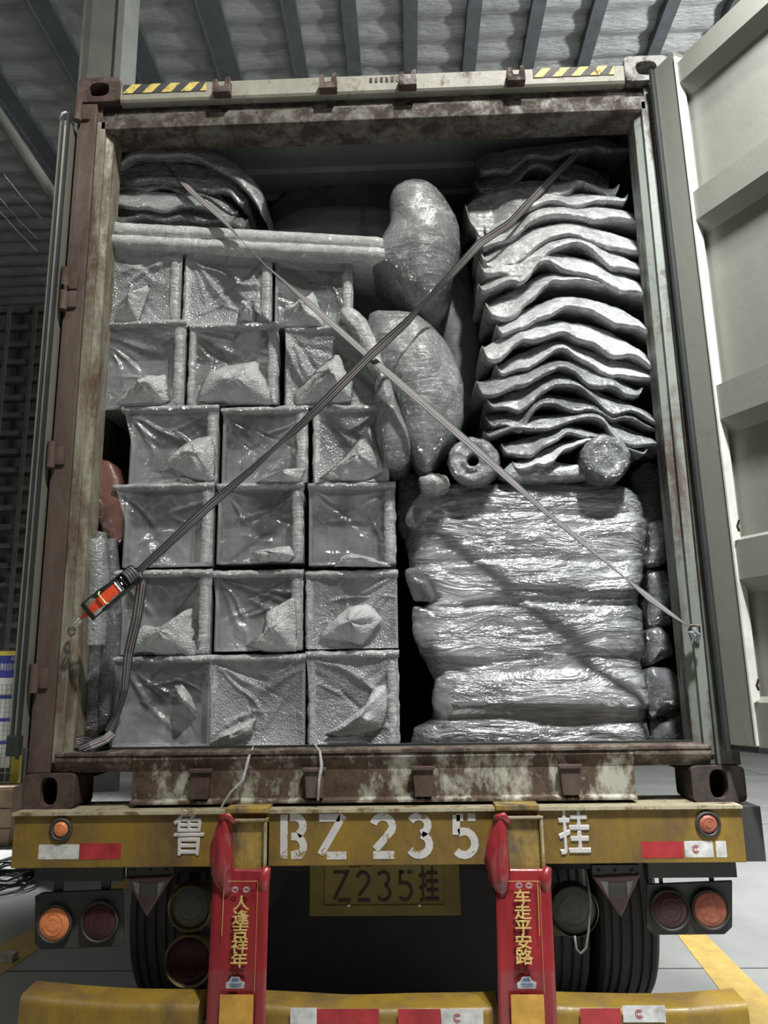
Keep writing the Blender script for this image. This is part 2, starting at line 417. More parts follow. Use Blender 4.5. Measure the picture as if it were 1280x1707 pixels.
# round diagonal brace
b = MB(); b.tube([pt(-80, 75, 6), pt(97, 338, 6), pt(190, 470, 6)], .075, 14); struct('trim_%d' % n_, b, M['column']); n_ += 1
# louvred screen on the far left
lp0, lp1 = pt(-70, 520, 9), pt(140, 1075, 9)
b = MB()
for k in range(19):
    z = lp1.z+(lp0.z-lp1.z)*k/18
    b.box(lp0.x, lp1.x+.6, 9, 9.12, z-.03, z+.05)
b.box(lp0.x, lp1.x+.6, 9.12, 9.16, -G, lp0.z+.1)
for k in range(8): x = lp0.x+(lp1.x+.6-lp0.x)*k/7; b.box(x-.03, x+.03, 8.96, 9.0, lp1.z-.1, lp0.z+.05)
struct('trim_%d' % n_, b, plain('louvre_grey', (.055, .06, .055), .6)); n_ += 1
for k, (p, q) in enumerate((((5, 289), (68, 363)), ((-4, 326), (62, 398)), ((-4, 348), (62, 418)))):
    b = MB(); A, B = pt(*p, 7), pt(*q, 7.5); b.tube([A, (A+B)/2+V((0, 0, -.02)), B], .006, 6)
    tag(obj('wire', b, M['chrome']), ['thin pale wire slanting down, topmost of three left of the container', 'thin pale wire slanting down, middle of three left of the container', 'thin pale wire slanting down, lowest of three left of the container'][k], 'wire', 'slanting wires')

# ------------------------------------------------------------------ things on the floor at the left
fx0 = pt(-120, 1100, 5.7).x; fx1 = pt(30, 1100, 5.7).x
fen = thing('safety_fence', 'yellow framed mesh safety fence standing left behind the container', 'fence', ((fx0+fx1)/2, 5.7500, -G))
zt = pt(10, 1085, 5.7).z
b = MB(); b.box(fx0, fx1+.05, 5.7300, 5.7700, zt-.055, zt); obj('top_rail', b, M['fence_y'], fen)
for x in (fx0, fx1): b = MB(); b.box(x, x+.09, 5.7300, 5.7900, -G, zt); obj('post', b, M['fence_y'], fen)
b = MB(); b.box(fx0, fx1+.05, 5.7300, 5.7700, -G+.08, -G+.12); obj('bottom_rail', b, M['fence_y'], fen)
b = MB()
k = 0
x = fx0+.04
while x < fx1: b.box(x-.004, x+.004, 5.7400, 5.7450, -G+.1, zt-.03); x += .075
z = -G+.15
while z < zt-.04: b.box(fx0, fx1, 5.7450, 5.7500, z-.004, z+.004); z += .1
obj('mesh_panel', b, plain('fence_wire', (.35, .38, .35), .5), fen)
nb = thing('notice_board', 'blue and white notice board hung on the mesh fence', 'sign', ((fx0+fx1)/2, 5.7000, pt(10, 1280, 5.7).z))
bt, bb_ = pt(5, 1093, 5.7).z, pt(5, 1280, 5.7).z; bx1 = fx1-.01
b = MB(); b.box(fx0+.02, bx1, 5.7050, 5.7200, bb_, bt); obj('board', b, M['paper'], nb)
b = MB(); b.box(fx0+.02, bx1, 5.6980, 5.7040, pt(5, 1130, 5.7).z, bt)
for v in (1162, 1200, 1238): z = pt(5, v, 5.7).z; b.box(fx0+.02, bx1, 5.6980, 5.7040, z-.018, z+.018)
obj('blue_band', b, M['blue'], nb)
b = MB()
for v in (1150, 1180, 1218, 1256):
    z = pt(5, v, 5.7).z
    for dz in (-.05, 0, .05): b.box(fx0+.05, bx1-.02, 5.7000, 5.7045, z+dz-.002, z+dz+.002)
x = fx0+.05
while x < bx1: b.box(x-.0025, x+.0025, 5.7000, 5.7045, bb_+.01, pt(5, 1140, 5.7).z); x += .05
obj('ruled_table', b, plain('print_grey', (.3, .33, .32), .6), nb)
def text(name, body, mat, parent, loc, size, sx=1.0, rotx=math.pi/2, rotz=0, offset=0.0, thick=.0006, align='CENTER'):
    """lettering turned into a mesh of its own; loc is in container coordinates, the letters face -y"""
    c = bpy.data.curves.new(name, 'FONT'); c.body = body; c.size = size; c.align_x = align; c.align_y = 'CENTER'; c.extrude = thick; c.bevel_depth = offset; c.bevel_resolution = 0
    t = bpy.data.objects.new('tmp_text', c); COL.objects.link(t); bpy.context.view_layer.update()
    me = bpy.data.meshes.new_from_object(t.evaluated_get(bpy.context.evaluated_depsgraph_get()))
    COL.objects.unlink(t); bpy.data.objects.remove(t)
    off = V(parent['_w'])
    Mx = Matrix.Translation(V(loc)-off) @ Matrix.Rotation(rotz, 4, 'Z') @ Matrix.Rotation(rotx, 4, 'X') @ Matrix.Diagonal((sx, 1, 1, 1))
    me.transform(Mx); me.name = name; me.materials.clear(); me.materials.append(mat)
    o = bpy.data.objects.new(name, me); COL.objects.link(o); o.parent = parent; o['_w'] = list(loc); return o
p_ = pt(31, 1112, 5.6950)
text('lettering', '手环定制自检', M['paper'], nb, (p_.x, 5.6940, p_.z), .085, sx=.8, align='RIGHT')
p_ = pt(29, 1098, 5.6950)
text('lettering', '品牌', M['paper'], nb, (p_.x, 5.6940, p_.z), .045, sx=.8, align='RIGHT')
cx0, cx1 = pt(-60, 1330, 5.3).x, pt(21, 1330, 5.3).x; ct = pt(8, 1312, 5.3).z
b = MB(); b.box(cx0, cx1, 5.3, 5.65, -G, ct, .01)
for k in range(3): b.box(cx0, cx1+.004, 5.285, 5.3, -G+.04+k*(ct+G)/3, -G-.02+(k+1)*(ct+G)/3)
tag(obj('wooden_crate', b, M['wood']), 'brown wooden crate on the floor in front of the mesh fence', 'crate')
b = MB(); cc = gz(8, 1478, -G)
for j in range(11):
    r = .16+.10*random.random(); ox, oy = random.uniform(-.1, .06), random.uniform(-.1, .28)
    path = [cc+V((ox+r*1.1*math.cos(a/16*2*math.pi), oy+r*math.sin(a/16*2*math.pi)*1.3, .02+j*.012+.02*math.sin(a*1.3+j))) for a in range(17)]
    b.tube(path, .009, 6)
tag(obj('cable_coil', b, M['cable'], smooth=True), 'loose coil of black cable lying on the concrete left of the trailer', 'cable')
cc = gz(16, 1604, -G)
b = MB(); b.box(cc.x-.05, cc.x+.03, cc.y-.03, cc.y+.04, -G+.003, -G+.05, .006); b.box(cc.x-.051, cc.x+.0, cc.y-.0305, cc.y+.0405, -G+.004, -G+.0515, .004)
tag(obj('small_carton', b, M['tape_w']), 'small white carton lying on the yellow floor line at the far left', 'box')

# ------------------------------------------------------------------ container
W2 = 1.219; HH = 2.896
CT = thing('shipping_container', 'open weathered high cube shipping container on the yellow trailer, filled with wrapped goods', 'shipping container', (0, 3, 0))
PI_ = 1.075          # inner edge of the posts
DEP = 6.0            # modelled depth of the container
def post(sgn, mat, mat2):
    b = MB(); X = lambda a: sgn*a
    prof = [(X(1.212), .0), (X(1.135), .0), (X(1.135), .02), (X(1.118), .02), (X(1.118), .155), (X(1.212), .155)]
    b.prism(prof, 'z', .118, HH-.118); obj('corner_post', b, mat, CT, bevel=.003)
    b = MB(); prof = [(X(1.134), .012), (X(1.10), .012), (X(1.10), .03), (X(1.075), .045), (X(1.075), .14), (X(1.117), .14), (X(1.117), .03)]
    b.prism(prof, 'z', .15, HH-.2)
    o = obj('door_jamb', b, mat2, CT, bevel=.002)
post(-1, M['steel_post'], M['steel_jamb'])
post(1, rusty('dark_green_post', (.10, .115, .10), (.05, .03, .02), .45, 6, 4), rusty('green_grey_jamb', (.19, .21, .18), (.07, .05, .04), .45, 7, 5))
# corner castings with the oval hole
def casting(sx, top, mat):
    x0 = sx*(W2-.178); x1 = sx*W2; xa, xb = min(x0, x1), max(x0, x1)
    z0, z1 = (HH-.118, HH) if top else (0, .118)
    zc = (z0+z1)/2; xc = (xa+xb)/2+(.0 if not top else 0)
    b = MB(); n = 24; hw, hh = .030, .046
    if top: hw, hh = .042, .032
    def rr(k, a, bq, e):   # superellipse
        t = 2*math.pi*k/n; ct, st = math.cos(t), math.sin(t)
        return (math.copysign(abs(ct)**e, ct)*a, math.copysign(abs(st)**e, st)*bq)
    outer = [rr(k, .089, .059, .25) for k in range(n)]; hole = [rr(k, hw, hh, .75) for k in range(n)]
    Y0, Y1 = -.006, .162
    rings = [[V((xc+p[0], Y1, zc+p[1])) for p in outer], [V((xc+p[0], Y0, zc+p[1])) for p in outer],
             [V((xc+p[0], Y0, zc+p[1])) for p in hole], [V((xc+p[0], Y0+.03, zc+p[1])) for p in hole], [V((xc+p[0]*1.15, Y0+.031, zc+p[1]*1.15)) for p in hole], [V((xc+p[0]*1.15, Y0+.13, zc+p[1]*1.15)) for p in hole]]
    b.loft(rings); obj('corner_casting', b, mat, CT, bevel=.003)
casting(-1, False, M['casting']); casting(1, False, rusty('dark_casting', (.07, .055, .05), (.04, .03, .025), .5, 12, 1))
casting(-1, True, M['casting']); casting(1, True, M['casting_grey'])
# header: upper cream face, folded lip, rusty gutter
hz1 = HH-.03; hz0 = 2.775
b = MB(); b.prism([(.006, hz0), (.0, hz0+.012), (.0, hz1-.01), (.01, hz1), (.15, hz1), (.15, hz0)], 'x', -1.041, 1.041)
obj('header', b, M['header'], CT, bevel=.002)
b = MB(); b.prism([(.035, hz0), (.03, hz0-.045), (.012, hz0-.055), (.012, hz0-.115), (.02, hz0-.125), (.15, hz0-.125), (.15, hz0)], 'x', -1.118, 1.118)
obj('gutter', b, M['header_low'], CT, bevel=.002)
# hazard striping along the two ends of the header
for sx, (u0, v0, u1, v1) in ((-1, (205, 149, 343, 166)), (1, (888, 122, 1025, 139))):
    A, B = pt(u0, v0, -.0), pt(u1, v1, 0); za, zb = min(A.z, B.z)+(.0), max(A.z, B.z)
    za, zb = (2.815, 2.857)
    b = MB(); b.box(A.x, B.x, -.0022, .001, za, zb, mi=0)
    stp = (B.x-A.x)/4.3
    for k in range(5):
        x = A.x+stp*k; w_ = stp*.5; s_ = (zb-za)*.9
        if sx > 0: P = [(x, za), (x+w_, za), (x+w_+s_, zb), (x+s_, zb)]
        else: P = [(x, za), (x+w_, za), (x+w_+s_, zb), (x+s_, zb)]
        P = [(min(max(px, A.x), B.x), z) for px, z in P]
        b.prism(P, 'y', -.0032, -.0023, mi=1)
    obj('hazard_stripe', b, [M['hazard_k'], M['hazard_y']], CT)
# cam keepers on the header
for u, v in ((369, 170), (547, 160), (680, 155), (861, 146)):
    p = pt(u, v, -.03); b = MB(); z = 2.79
    b.box(p.x-.030, p.x+.030, -.006, .0, z-.012, z+.036, .003)
    b.prism([(p.x-.036, z+.038), (p.x-.018, z+.043), (p.x-.012, z+.008), (p.x+.012, z+.008), (p.x+.016, z+.046), (p.x+.034, z+.05), (p.x+.036, z-.02), (p.x-.036, z-.02)], 'y', -.045, -.006)
    obj('cam_keeper', b, M['casting'], CT, bevel=.003)
b = MB(); p = pt(640, 148, 0)
for k in range(6): b.box(p.x-.06+k*.022, p.x-.048+k*.022, -.0015, .001, 2.822, 2.846)
obj('worn_marking', b, M['casting'], CT)
# sill
s0, s1 = .012, .185
def sillbox(b, xa, xb): b.prism([(.0, .172), (-.004, .16), (.012, .118), (.012, .028), (-.006, .022), (-.006, .012), (.16, .012), (.16, .172)], 'x', xa, xb)
xl, xr = pt(218, 1300, 0).x, pt(1060, 1300, 0).x
b = MB(); sillbox(b, xl, xr); obj('sill', b, M['sill'], CT, bevel=.002)
b = MB()
b.prism([(-.004, .172), (-.006, .155), (.014, .13), (.014, .118), (.16, .118), (.16, .172)], 'x', -1.118, xl); obj('sill_end', b, M['sill_top'], CT, bevel=.003)
b = MB(); b.prism([(-.004, .172), (-.006, .155), (.014, .13), (.014, .118), (.16, .118), (.16, .172)], 'x', xr, 1.118); obj('sill_end', b, M['sill_top'], CT, bevel=.003)
b = MB(); b.prism([(-.008, .172), (-.008, .184), (.05, .19), (.16, .19), (.16, .172)], 'x', -1.118, 1.118); obj('threshold', b, M['sill_top'], CT, bevel=.002)
b = MB(); b.box(-1.075, 1.075, .045, .06, .188, .197); obj('seal_strip', b, M['gasket'], CT)
for u in (335, 525, 705, 950):
    x = pt(u, 1300, 0).x; b = MB()
    b.prism([(x-.035, .125), (x+.035, .125), (x+.028, .03), (x-.028, .03)], 'y', -.016, .013)
    b.box(x-.04, x+.04, -.024, .0, .115, .128, .002)
    obj('sill_keeper', b, M['steel_post'], CT, bevel=.003)
# walls, roof, floor, far end
for sx in (-1, 1):
    b = MB(); P = []; y = .155; k = 0
    while y < DEP:
        for dy, dx in ((0, 0), (.07, 0), (.138, .036), (.208, .036), (.276, 0)):
            P.append((sx*(1.17+dx), y+dy))
        y += .276
    P = P+[(sx*1.212, P[-1][1]), (sx*1.212, .155)]
    b.prism(P, 'z', .12, HH-.06); obj('side_wall', b, M['inner'], CT)
    b = MB(); b.box(sx*1.13 if sx < 0 else sx*1.13, sx*1.21, .155, DEP, HH-.10, HH-.03) if sx > 0 else b.box(-1.21, -1.13, .155, DEP, HH-.10, HH-.03); obj('roof_rail', b, M['inner'], CT)
b = MB(); P = []; y = .15
while y < DEP:
    for dy, dz in ((0, 0), (.09, 0), (.105, .02), (.195, .02), (.21, 0)): P.append((y+dy, HH-.07+dz))
    y += .21
P = P+[(P[-1][0], HH-.03), (.15, HH-.03)]
b.prism(P, 'x', -1.2, 1.2); obj('roof', b, M['inner'], CT)
b = MB(); b.box(-1.2, 1.2, .155, DEP, .12, .17); obj('deck', b, M['inner'], CT)
b = MB(); b.box(-1.2, 1.2, DEP-.04, DEP, .12, HH-.04); obj('front_wall', b, M['inner'], CT)
for sx in (-1, 1): b = MB(); b.box(min(sx*1.14, sx*1.21), max(sx*1.14, sx*1.21), .162, DEP, .06, .12); obj('bottom_rail', b, M['black'], CT)
k = .5
while k < DEP: b = MB(); b.box(-.84, .84, k, k+.06, .02, .118); obj('floor_bearer', b, M['black'], CT); k += 1.1
# hinges on the left post
for v in (190, 470, 500, 760, 1130):
    z = pt(110, v, 0).z; b = MB(); b.tube([V((-1.205, -.018, z-.05)), V((-1.205, -.018, z+.05))], .016, 12); b.box(-1.212, -1.16, -.01, .002, z-.035, z+.035, .003)
    obj('hinge', b, M['steel_post'], CT, auto=.6)
# left door, swung right round against the side
LD = MB(); Y0, Y1 = -.05, 1.12
def leftdoor(x0, x1, ya, yb, za, zb):
    sl = -.045
    b = MB(); b.loft([[V((x0+sl*(ya-Y0), ya, z)) for z in (za,)]+[V((x1+sl*(ya-Y0), ya, za)), V((x1+sl*(ya-Y0), ya, zb)), V((x0+sl*(ya-Y0), ya, zb))],
                      [V((x0+sl*(yb-Y0), yb, za)), V((x1+sl*(yb-Y0), yb, za)), V((x1+sl*(yb-Y0), yb, zb)), V((x0+sl*(yb-Y0), yb, zb))]]); return b
zb_, zt_ = .20, 2.66
ldo = obj('door', leftdoor(-1.262, -1.222, Y0, Y1, zb_, zt_), M['door'], CT, bevel=.002)
obj('gasket', leftdoor(-1.250, -1.243, Y0-.006, Y0+.01, zb_+.02, zt_), M['gasket'], ldo)
obj('gasket', leftdoor(-1.228, -1.2215, Y0-.010, Y0+.01, zb_-.03, zt_+.03), M['gasket'], ldo)
obj('edge_strip', leftdoor(-1.240, -1.231, Y0-.004, Y0+.0, zb_+.02, zt_-.03), plain('edge_grey_metal', (.26, .27, .25), .4, metal=.4), ldo)
b = MB(); b.box(-1.262, -1.222, Y0-.012, Y0+.03, zb_-.02, zb_+.05, .006); obj('rubber_foot', b, M['gasket'], ldo)
b = MB(); b.tube([V((-1.262, Y0, zt_)), V((-1.252, Y0, zt_+.03)), V((-1.236, Y0, zt_+.035))], .006, 8); obj('seal_end', b, M['tape_w'], ldo, smooth=True)

# right door, swung open past square, its inner side towards us
TH = math.radians(27); L = V((math.sin(TH), -math.cos(TH), 0)); NI = V((-math.cos(TH), -math.sin(TH), 0))   # along the leaf; its inner face looks this way
HG = V((1.172, -.035, 0))
def D(a, d, z): return HG+L*a+NI*d+V((-.008*z, 0, z))      # a along the leaf, d proud of the inner face
def dloft(b, poly, a0, a1, mi=0): b.loft([[D(a0, d, z) for d, z in poly], [D(a1, d, z) for d, z in poly]], mi=mi)
def dbox(b, a0, a1, d0, d1, z0, z1): dloft(b, [(d0, z0), (d1, z0), (d1, z1), (d0, z1)], a0, a1)
DZ0, DZ1 = .185, 2.80
WD = 1.165
b = MB(); P = [(-.055, DZ0)]
inner = []
for zt2, hgt in ((.325, .12), (.855, .13), (1.41, .125), (2.175, .115), (2.74, .09)):
    inner += [(-.045, zt2-hgt-.045), (0, zt2-hgt), (0, zt2-.0), (-.045, zt2+.018)]
inner = [(0, DZ0)]+inner[2:]+[(-.045, DZ1)] if False else [(-.0, DZ0)]+inner[2:]
prof = inner+[(-.045, DZ1), (-.055, DZ1), (-.055, DZ0)]
dloft(b, prof, .10, WD-.05); rdo = obj('door', b, M['door'], CT)
b = MB(); dbox(b, 0, .105, -.055, .004, DZ0, DZ1); obj('hinge_stile', b, M['door'], rdo, bevel=.004)
b = MB(); dbox(b, WD-.05, WD, -.055, .004, DZ0, DZ1); obj('lock_stile', b, M['door'], rdo, bevel=.004)
b = MB(); dbox(b, .0, WD, -.05, .001, DZ0-.018, DZ0); dbox(b, -.012, .0, -.03, .02, DZ0-.018, DZ1); obj('gasket', b, M['gasket'], rdo)
b = MB(); dbox(b, .1055, .112, -.03, .009, DZ0+.005, DZ1-.03); obj('pale_edge_strip', b, plain('pale_edge', (.62, .63, .56), .45), rdo)  # pale strip along the stile's edge
for v, q in ((890, 1), (1150, 2)):
    z = pt(1240, v, -.1).z; b = MB(); b.tube([D(.135, .0, z), D(.14, .012, z+.015), D(.15, .012, z+.035)], .004, 6); obj('wire_hook', b, M['casting'], rdo)

# ------------------------------------------------------------------ trailer
TR = thing('semi_trailer', 'dirty yellow container trailer chassis carrying the open container', 'trailer', (0, 2, -G))
BY = -.06; bz1, bz0 = .004, -.172
bxl, bxr = pt(22, 1390, BY).x, pt(1240, 1390, BY).x
b = MB(); b.prism([(BY, bz0), (BY, bz1-.012), (BY+.22, bz1-.012), (BY+.22, bz0), (BY+.20, bz0), (BY+.2, bz1-.03), (BY+.012, bz1-.03), (BY+.012, bz0+.012), (BY+.06, bz0+.012), (BY+.06, bz0)], 'x', bxl, bxr)
obj('rear_beam', b, M['yellow'], TR, bevel=.002)
b = MB(); b.box(bxl-.004, bxr, BY-.012, BY+.22, bz1-.012, bz1-.002); obj('top_flange', b, M['yellow_lip'], TR)
b = MB(); b.box(bxr, bxr+.065, BY+.01, BY+.2, bz0, bz1-.01); obj('end_plate', b, M['darksteel'], TR)
# brackets the banners hang from
BRK = []
for u0, u1, flip in ((372, 443, 1), (828, 906, 1)):
    A, B = pt(u0, 1360, BY-.05), pt(u1, 1440, BY-.05); b = MB()
    b.box(A.x, B.x, BY-.05, BY, bz0-.005, -.03); b.box(B.x-.008, B.x, BY-.062, BY, bz0-.006, -.02); b.box(A.x, A.x+.006, BY-.06, BY, bz0, -.022)
    b.box(A.x-.01, B.x+.004, BY-.062, BY-.05, -.028, -.02)
    b.box(A.x+.0, B.x, BY-.03, BY+.1, -.004, .012)
    obj('guide_bracket', b, M['bracket'], TR, bevel=.002)
    b = MB(); b.box(B.x-.004, B.x+.003, BY-.064, BY-.05, bz0-.006, -.02); b.box(A.x-.01, B.x+.004, BY-.066, BY-.05, -.022, -.017); obj('pale_bracket_edge', b, M['yellow_lip'], TR); BRK.append((A.x, B.x))  # paler strips along the bracket's right and top edges
# paint strokes for the stencilled number
def strokes(name, polys, mat, parent, y, wd, thick=.0012):
    b = MB()
    for P in polys:
        P = [V((p[0], 0, p[1])) for p in P]; Lp, Rp = [], []
        for i, p in enumerate(P):
            d = (P[min(i+1, len(P)-1)]-P[max(i-1, 0)]).normalized()
            n = V((-d.z, 0, d.x))
            if 0 < i < len(P)-1:
                d1 = (P[i]-P[i-1]).normalized(); n1 = V((-d1.z, 0, d1.x)); n = n/max(.45, n.dot(n1))
            Lp.append(p+n*wd/2); Rp.append(p-n*wd/2)
        rings = [[V((a.x, y-thick, a.z)), V((c.x, y-thick, c.z)), V((c.x, y, c.z)), V((a.x, y, a.z))] for a, c in zip(Lp, Rp)]
        b.loft(rings)
    return obj(name, b, mat, parent)
def arc(cx, cz, rx, rz, a0, a1, n=10): return [(cx+rx*math.cos(math.radians(a0+(a1-a0)*k/n)), cz+rz*math.sin(math.radians(a0+(a1-a0)*k/n))) for k in range(n+1)]
def glyph(ch):   # in a 0..1 x 0..1.35 cell
    H = 1.35
    return {'B': [[(.12, .0), (.12, H)], [(.33, H-.08), (.5, H-.08)]+arc(.52, H-.36, .28, .28, 80, -70), [(.38, H*.5-.0), (.55, H*.5)]+arc(.52, .36, .30, .30, 70, -50)+[(.38, .1)]],
            'Z': [[(.08, H-.1), (.75, H-.1)], [(.86, H-.02), (.12, .12)], [(.32, .09), (.95, .09)]],
            '2': [arc(.48, H-.40, .36, .30, 165, -20)+[(.6, .62), (.2, .26)], [(.12, .09), (.9, .09)]],
            '3': [arc(.44, H-.36, .32, .27, 150, -75), arc(.44, .40, .36, .31, 75, -150)],
            '5': [[(.18, H-.1), (.42, H-.1)], [(.58, H-.1), (.85, H-.1)], [(.18, H-.02), (.15, .72)], arc(.42, .46, .38, .36, 120, -140)]}[ch]
def number(name, seq, y, wd, mat, parent):
    for ch, u0, u1, vt, vb in seq:
        A, B = pt(u0, vt, y), pt(u1, vb, y)
        sx = (B.x-A.x); sz = (A.z-B.z)/1.35
        strokes(name, [[(A.x+px*sx, B.z+pz*sz) for px, pz in P] for P in glyph(ch)], mat, parent, y, wd)
number('stencil_character', [('B', 468, 514, 1358, 1431), ('Z', 528, 580, 1358, 1431), ('2', 616, 662, 1356, 1430), ('3', 676, 726, 1356, 1430), ('5', 752, 802, 1357, 1431)], BY-.0002, .024, M['white_paint'], TR)
p = pt(315, 1394, BY); text('stencil_character', '鲁', M['white_paint'], TR, (p.x, BY-.0008, p.z), .150, sx=.76, offset=.002)
p = pt(957, 1392, BY); text('stencil_character', '挂', M['white_paint'], TR, (p.x, BY-.0008, p.z), .150, sx=.70, offset=.003)
# reflective tapes on the beam
def tape(u0, u1, v0, v1, mat, y, mark=False, parent=TR):
    A, B = pt(u0, v0, y), pt(u1, v1, y); b = MB(); b.box(A.x, B.x, y-.0008, y, B.z, A.z)
    o = obj('reflective_tape', b, mat, parent)
    if mark:
        cx, cz = (A.x+B.x)/2-(B.x-A.x)*.12, (A.z+B.z)/2; b = MB()
        for r0, sp in ((.011, 300), (.006, 290)):
            P = [(cx+r0*math.cos(math.radians(35+a*sp/14)), cz+r0*math.sin(math.radians(35+a*sp/14))) for a in range(15)]
            for (x0, z0), (x1, z1) in zip(P, P[1:]): b.tube([V((x0, y-.001, z0)), V((x1, y-.001, z1))], .0012, 5)
        obj('tape_emblem', b, M['tape_r'], o)
    return o
tape(65, 132, 1408, 1432, M['tape_w'], BY); tape(133, 201, 1406, 1432, M['tape_r'], BY)
tape(1068, 1140, 1403, 1430, M['tape_r'], BY); tape(1140, 1190, 1402, 1429, M['tape_w'], BY, True); tape(1192, 1212, 1402, 1429, M['tape_w'], BY)
def lampdisc(parent, name, u, v, y, rpx, ring, lens, ringw=.22, depth=.03, lname='lens'):
    p = pt(u, v, y); r = rpx*(y-CAMP.y)/F*1.02; b = MB()
    b.lathe([(r, depth), (r, -.004), (r*(1-ringw*.5), -depth*.4), (r*(1-ringw), -.002), (r*(1-ringw), depth)], (p.x, y, p.z))
    o = obj(name, b, ring, parent, auto=.7)
    b = MB(); ri = r*(1-ringw)*.99
    b.lathe([(ri, depth*.9), (ri, -.003), (ri*.8, -.008), (ri*.4, -.011), (ri*.05, -.012)], (p.x, y, p.z))
    for k in (.35, .65): b.lathe([(ri*k+.0015, -.008), (ri*k+.001, -.0135+(k*.004)), (ri*k-.001, -.0135+(k*.004)), (ri*k-.0015, -.008)], (p.x, y, p.z))
    obj(lname, b, lens, o, auto=.7); return o
lampdisc(TR, 'marker_lamp', 102, 1382, BY-.002, 18, M['darksteel'], M['orange'], .36, .02)
lampdisc(TR, 'marker_lamp', 1180, 1373, BY-.002, 19, M['darksteel'], M['orange_dull'], .30, .02)
# lamp boards hanging below the beam
def lampboard(poly, y, lamps, hang, strip, side):
    b = MB(); P = [pt(u, v, y) for u, v in poly]; b.prism([(q.x, q.z) for q in P], 'y', y, y+.012)
    o = obj('lamp_board', b, M['darksteel'], TR, bevel=.003)
    for u, v, r, lens, nm in lamps: lampdisc(o, nm, u, v, y-.012, r, M['darksteel'], lens, .14, .02)
    A, B = pt(strip[0], strip[1], y), pt(strip[2], strip[3], y); b = MB(); b.box(A.x, B.x, y-.006, y+.03, B.z, A.z); obj('hanger_plate', b, M['darksteel'], TR, bevel=.002)
    for u, w_ in hang:
        A, B = pt(u, strip[3]-6, y), pt(u+w_, poly[0][1]+10, y); b = MB(); b.box(A.x, B.x, y+.012, y+.02, B.z, A.z); obj('hanger', b, M['darksteel'], TR)
LY = .03
lampboard([(58, 1494), (70, 1488), (204, 1482), (206, 1573), (196, 1578), (68, 1584), (57, 1572)], LY, [(91, 1540, 27, M['orange'], 'orange_lamp'), (166, 1537, 29, M['redlens'], 'red_lamp')], [(88, 12), (167, 13)], (60, 1440, 204, 1468), -1)
lampboard([(1078, 1474), (1221, 1468), (1221, 1546), (1208, 1558), (1090, 1559), (1077, 1546)], LY, [(1117, 1517, 29, M['redlens'], 'red_lamp'), (1184, 1516, 28, M['orange_dull'], 'orange_lamp')], [(1100, 8), (1184, 10)], (1078, 1436, 1228, 1462), 1)
# triangular reflectors on their brackets
for pts, top in ((((211, 1462), (290, 1458), (246, 1527)), (212, 1441, 290, 1462)), (((986, 1460), (1066, 1456), (1034, 1528)), (986, 1442, 1066, 1462))):
    y = .06; A, B = pt(top[0], top[1], y), pt(top[2], top[3], y); b = MB(); b.box(A.x, B.x, y-.004, y+.03, B.z, A.z)
    for k in (.15, .5, .85): b.lathe([(.006, 0), (.006, -.010), (.001, -.011)], (A.x+(B.x-A.x)*k, y, (A.z+B.z)/2), n=10)
    o = obj('reflector_bracket', b, M['darksteel'], TR)
    P = [pt(u, v, y) for u, v in pts]; c_ = sum(P, V())/3
    b = MB(); rings = [[p+V((0, .008, 0)) for p in P], [p+V((0, -.01, 0)) for p in P], [c_+(p-c_)*.86+V((0, -.013, 0)) for p in P]]
    b.loft(rings); o2 = obj('triangle_reflector', b, plain('dull_red_reflector', (.17, .10, .10), .4, var=.4), TR, bevel=.003)
    b = MB(); w_ = (P[1].x-P[0].x); h_ = P[0].z-P[2].z
    for sx in (-1, 1):
        cx = (P[0].x+P[1].x)/2+sx*w_*.27
        b.prism([(cx-sx*w_*.08, P[0].z-h_*.13), (cx+sx*w_*.07, P[0].z-h_*.10), (cx-sx*w_*.07, P[0].z-h_*.52)], 'y', y-.0142, y-.0128)
    b.prism([((P[0].x+P[1].x)/2-w_*.16, P[0].z-h_*.14), ((P[0].x+P[1].x)/2+w_*.16, P[0].z-h_*.14), ((P[0].x+P[1].x)/2+w_*.14, P[0].z-h_*.52), ((P[0].x+P[1].x)/2-w_*.14, P[0].z-h_*.52)], 'y', y-.0142, y-.0128, mi=1)
    obj('pale_sticker', b, [plain('dusty_sticker', (.42, .40, .38), .5), M['greylens']], o2)
# round lamps on a yellow bracket
A, B = pt(290, 1473, .15), pt(350, 1545, .15); b = MB(); b.box(A.x, B.x+.05, .15, .16, B.z, A.z, .003); obj('lamp_bracket', b, M['lampring'], TR)
A, B = pt(888, 1473, .15), pt(975, 1560, .15); b = MB(); b.box(A.x-.05, B.x, .15, .16, B.z, A.z, .003); obj('lamp_bracket', b, M['lampring'], TR)
lampdisc(TR, 'round_lamp', 318, 1512, .12, 35, M['lampring'], M['greylens'], .20, .04)
lampdisc(TR, 'round_lamp', 315, 1602, .12, 37, M['lampring'], M['redlens'], .12, .04)
lampdisc(TR, 'round_lamp', 956, 1517, .12, 37, M['darksteel'], M['greylens'], .12, .04)
b = MB(); P = [pt(u, v, .02) for u, v in ((958, 1560), (960, 1582), (968, 1590), (977, 1580), (981, 1550), (984, 1500), (976, 1450))]; b.tube(P, .004, 6); obj('cable_loop', b, plain('grey_cable', (.2, .2, .18), .5), TR, smooth=True)
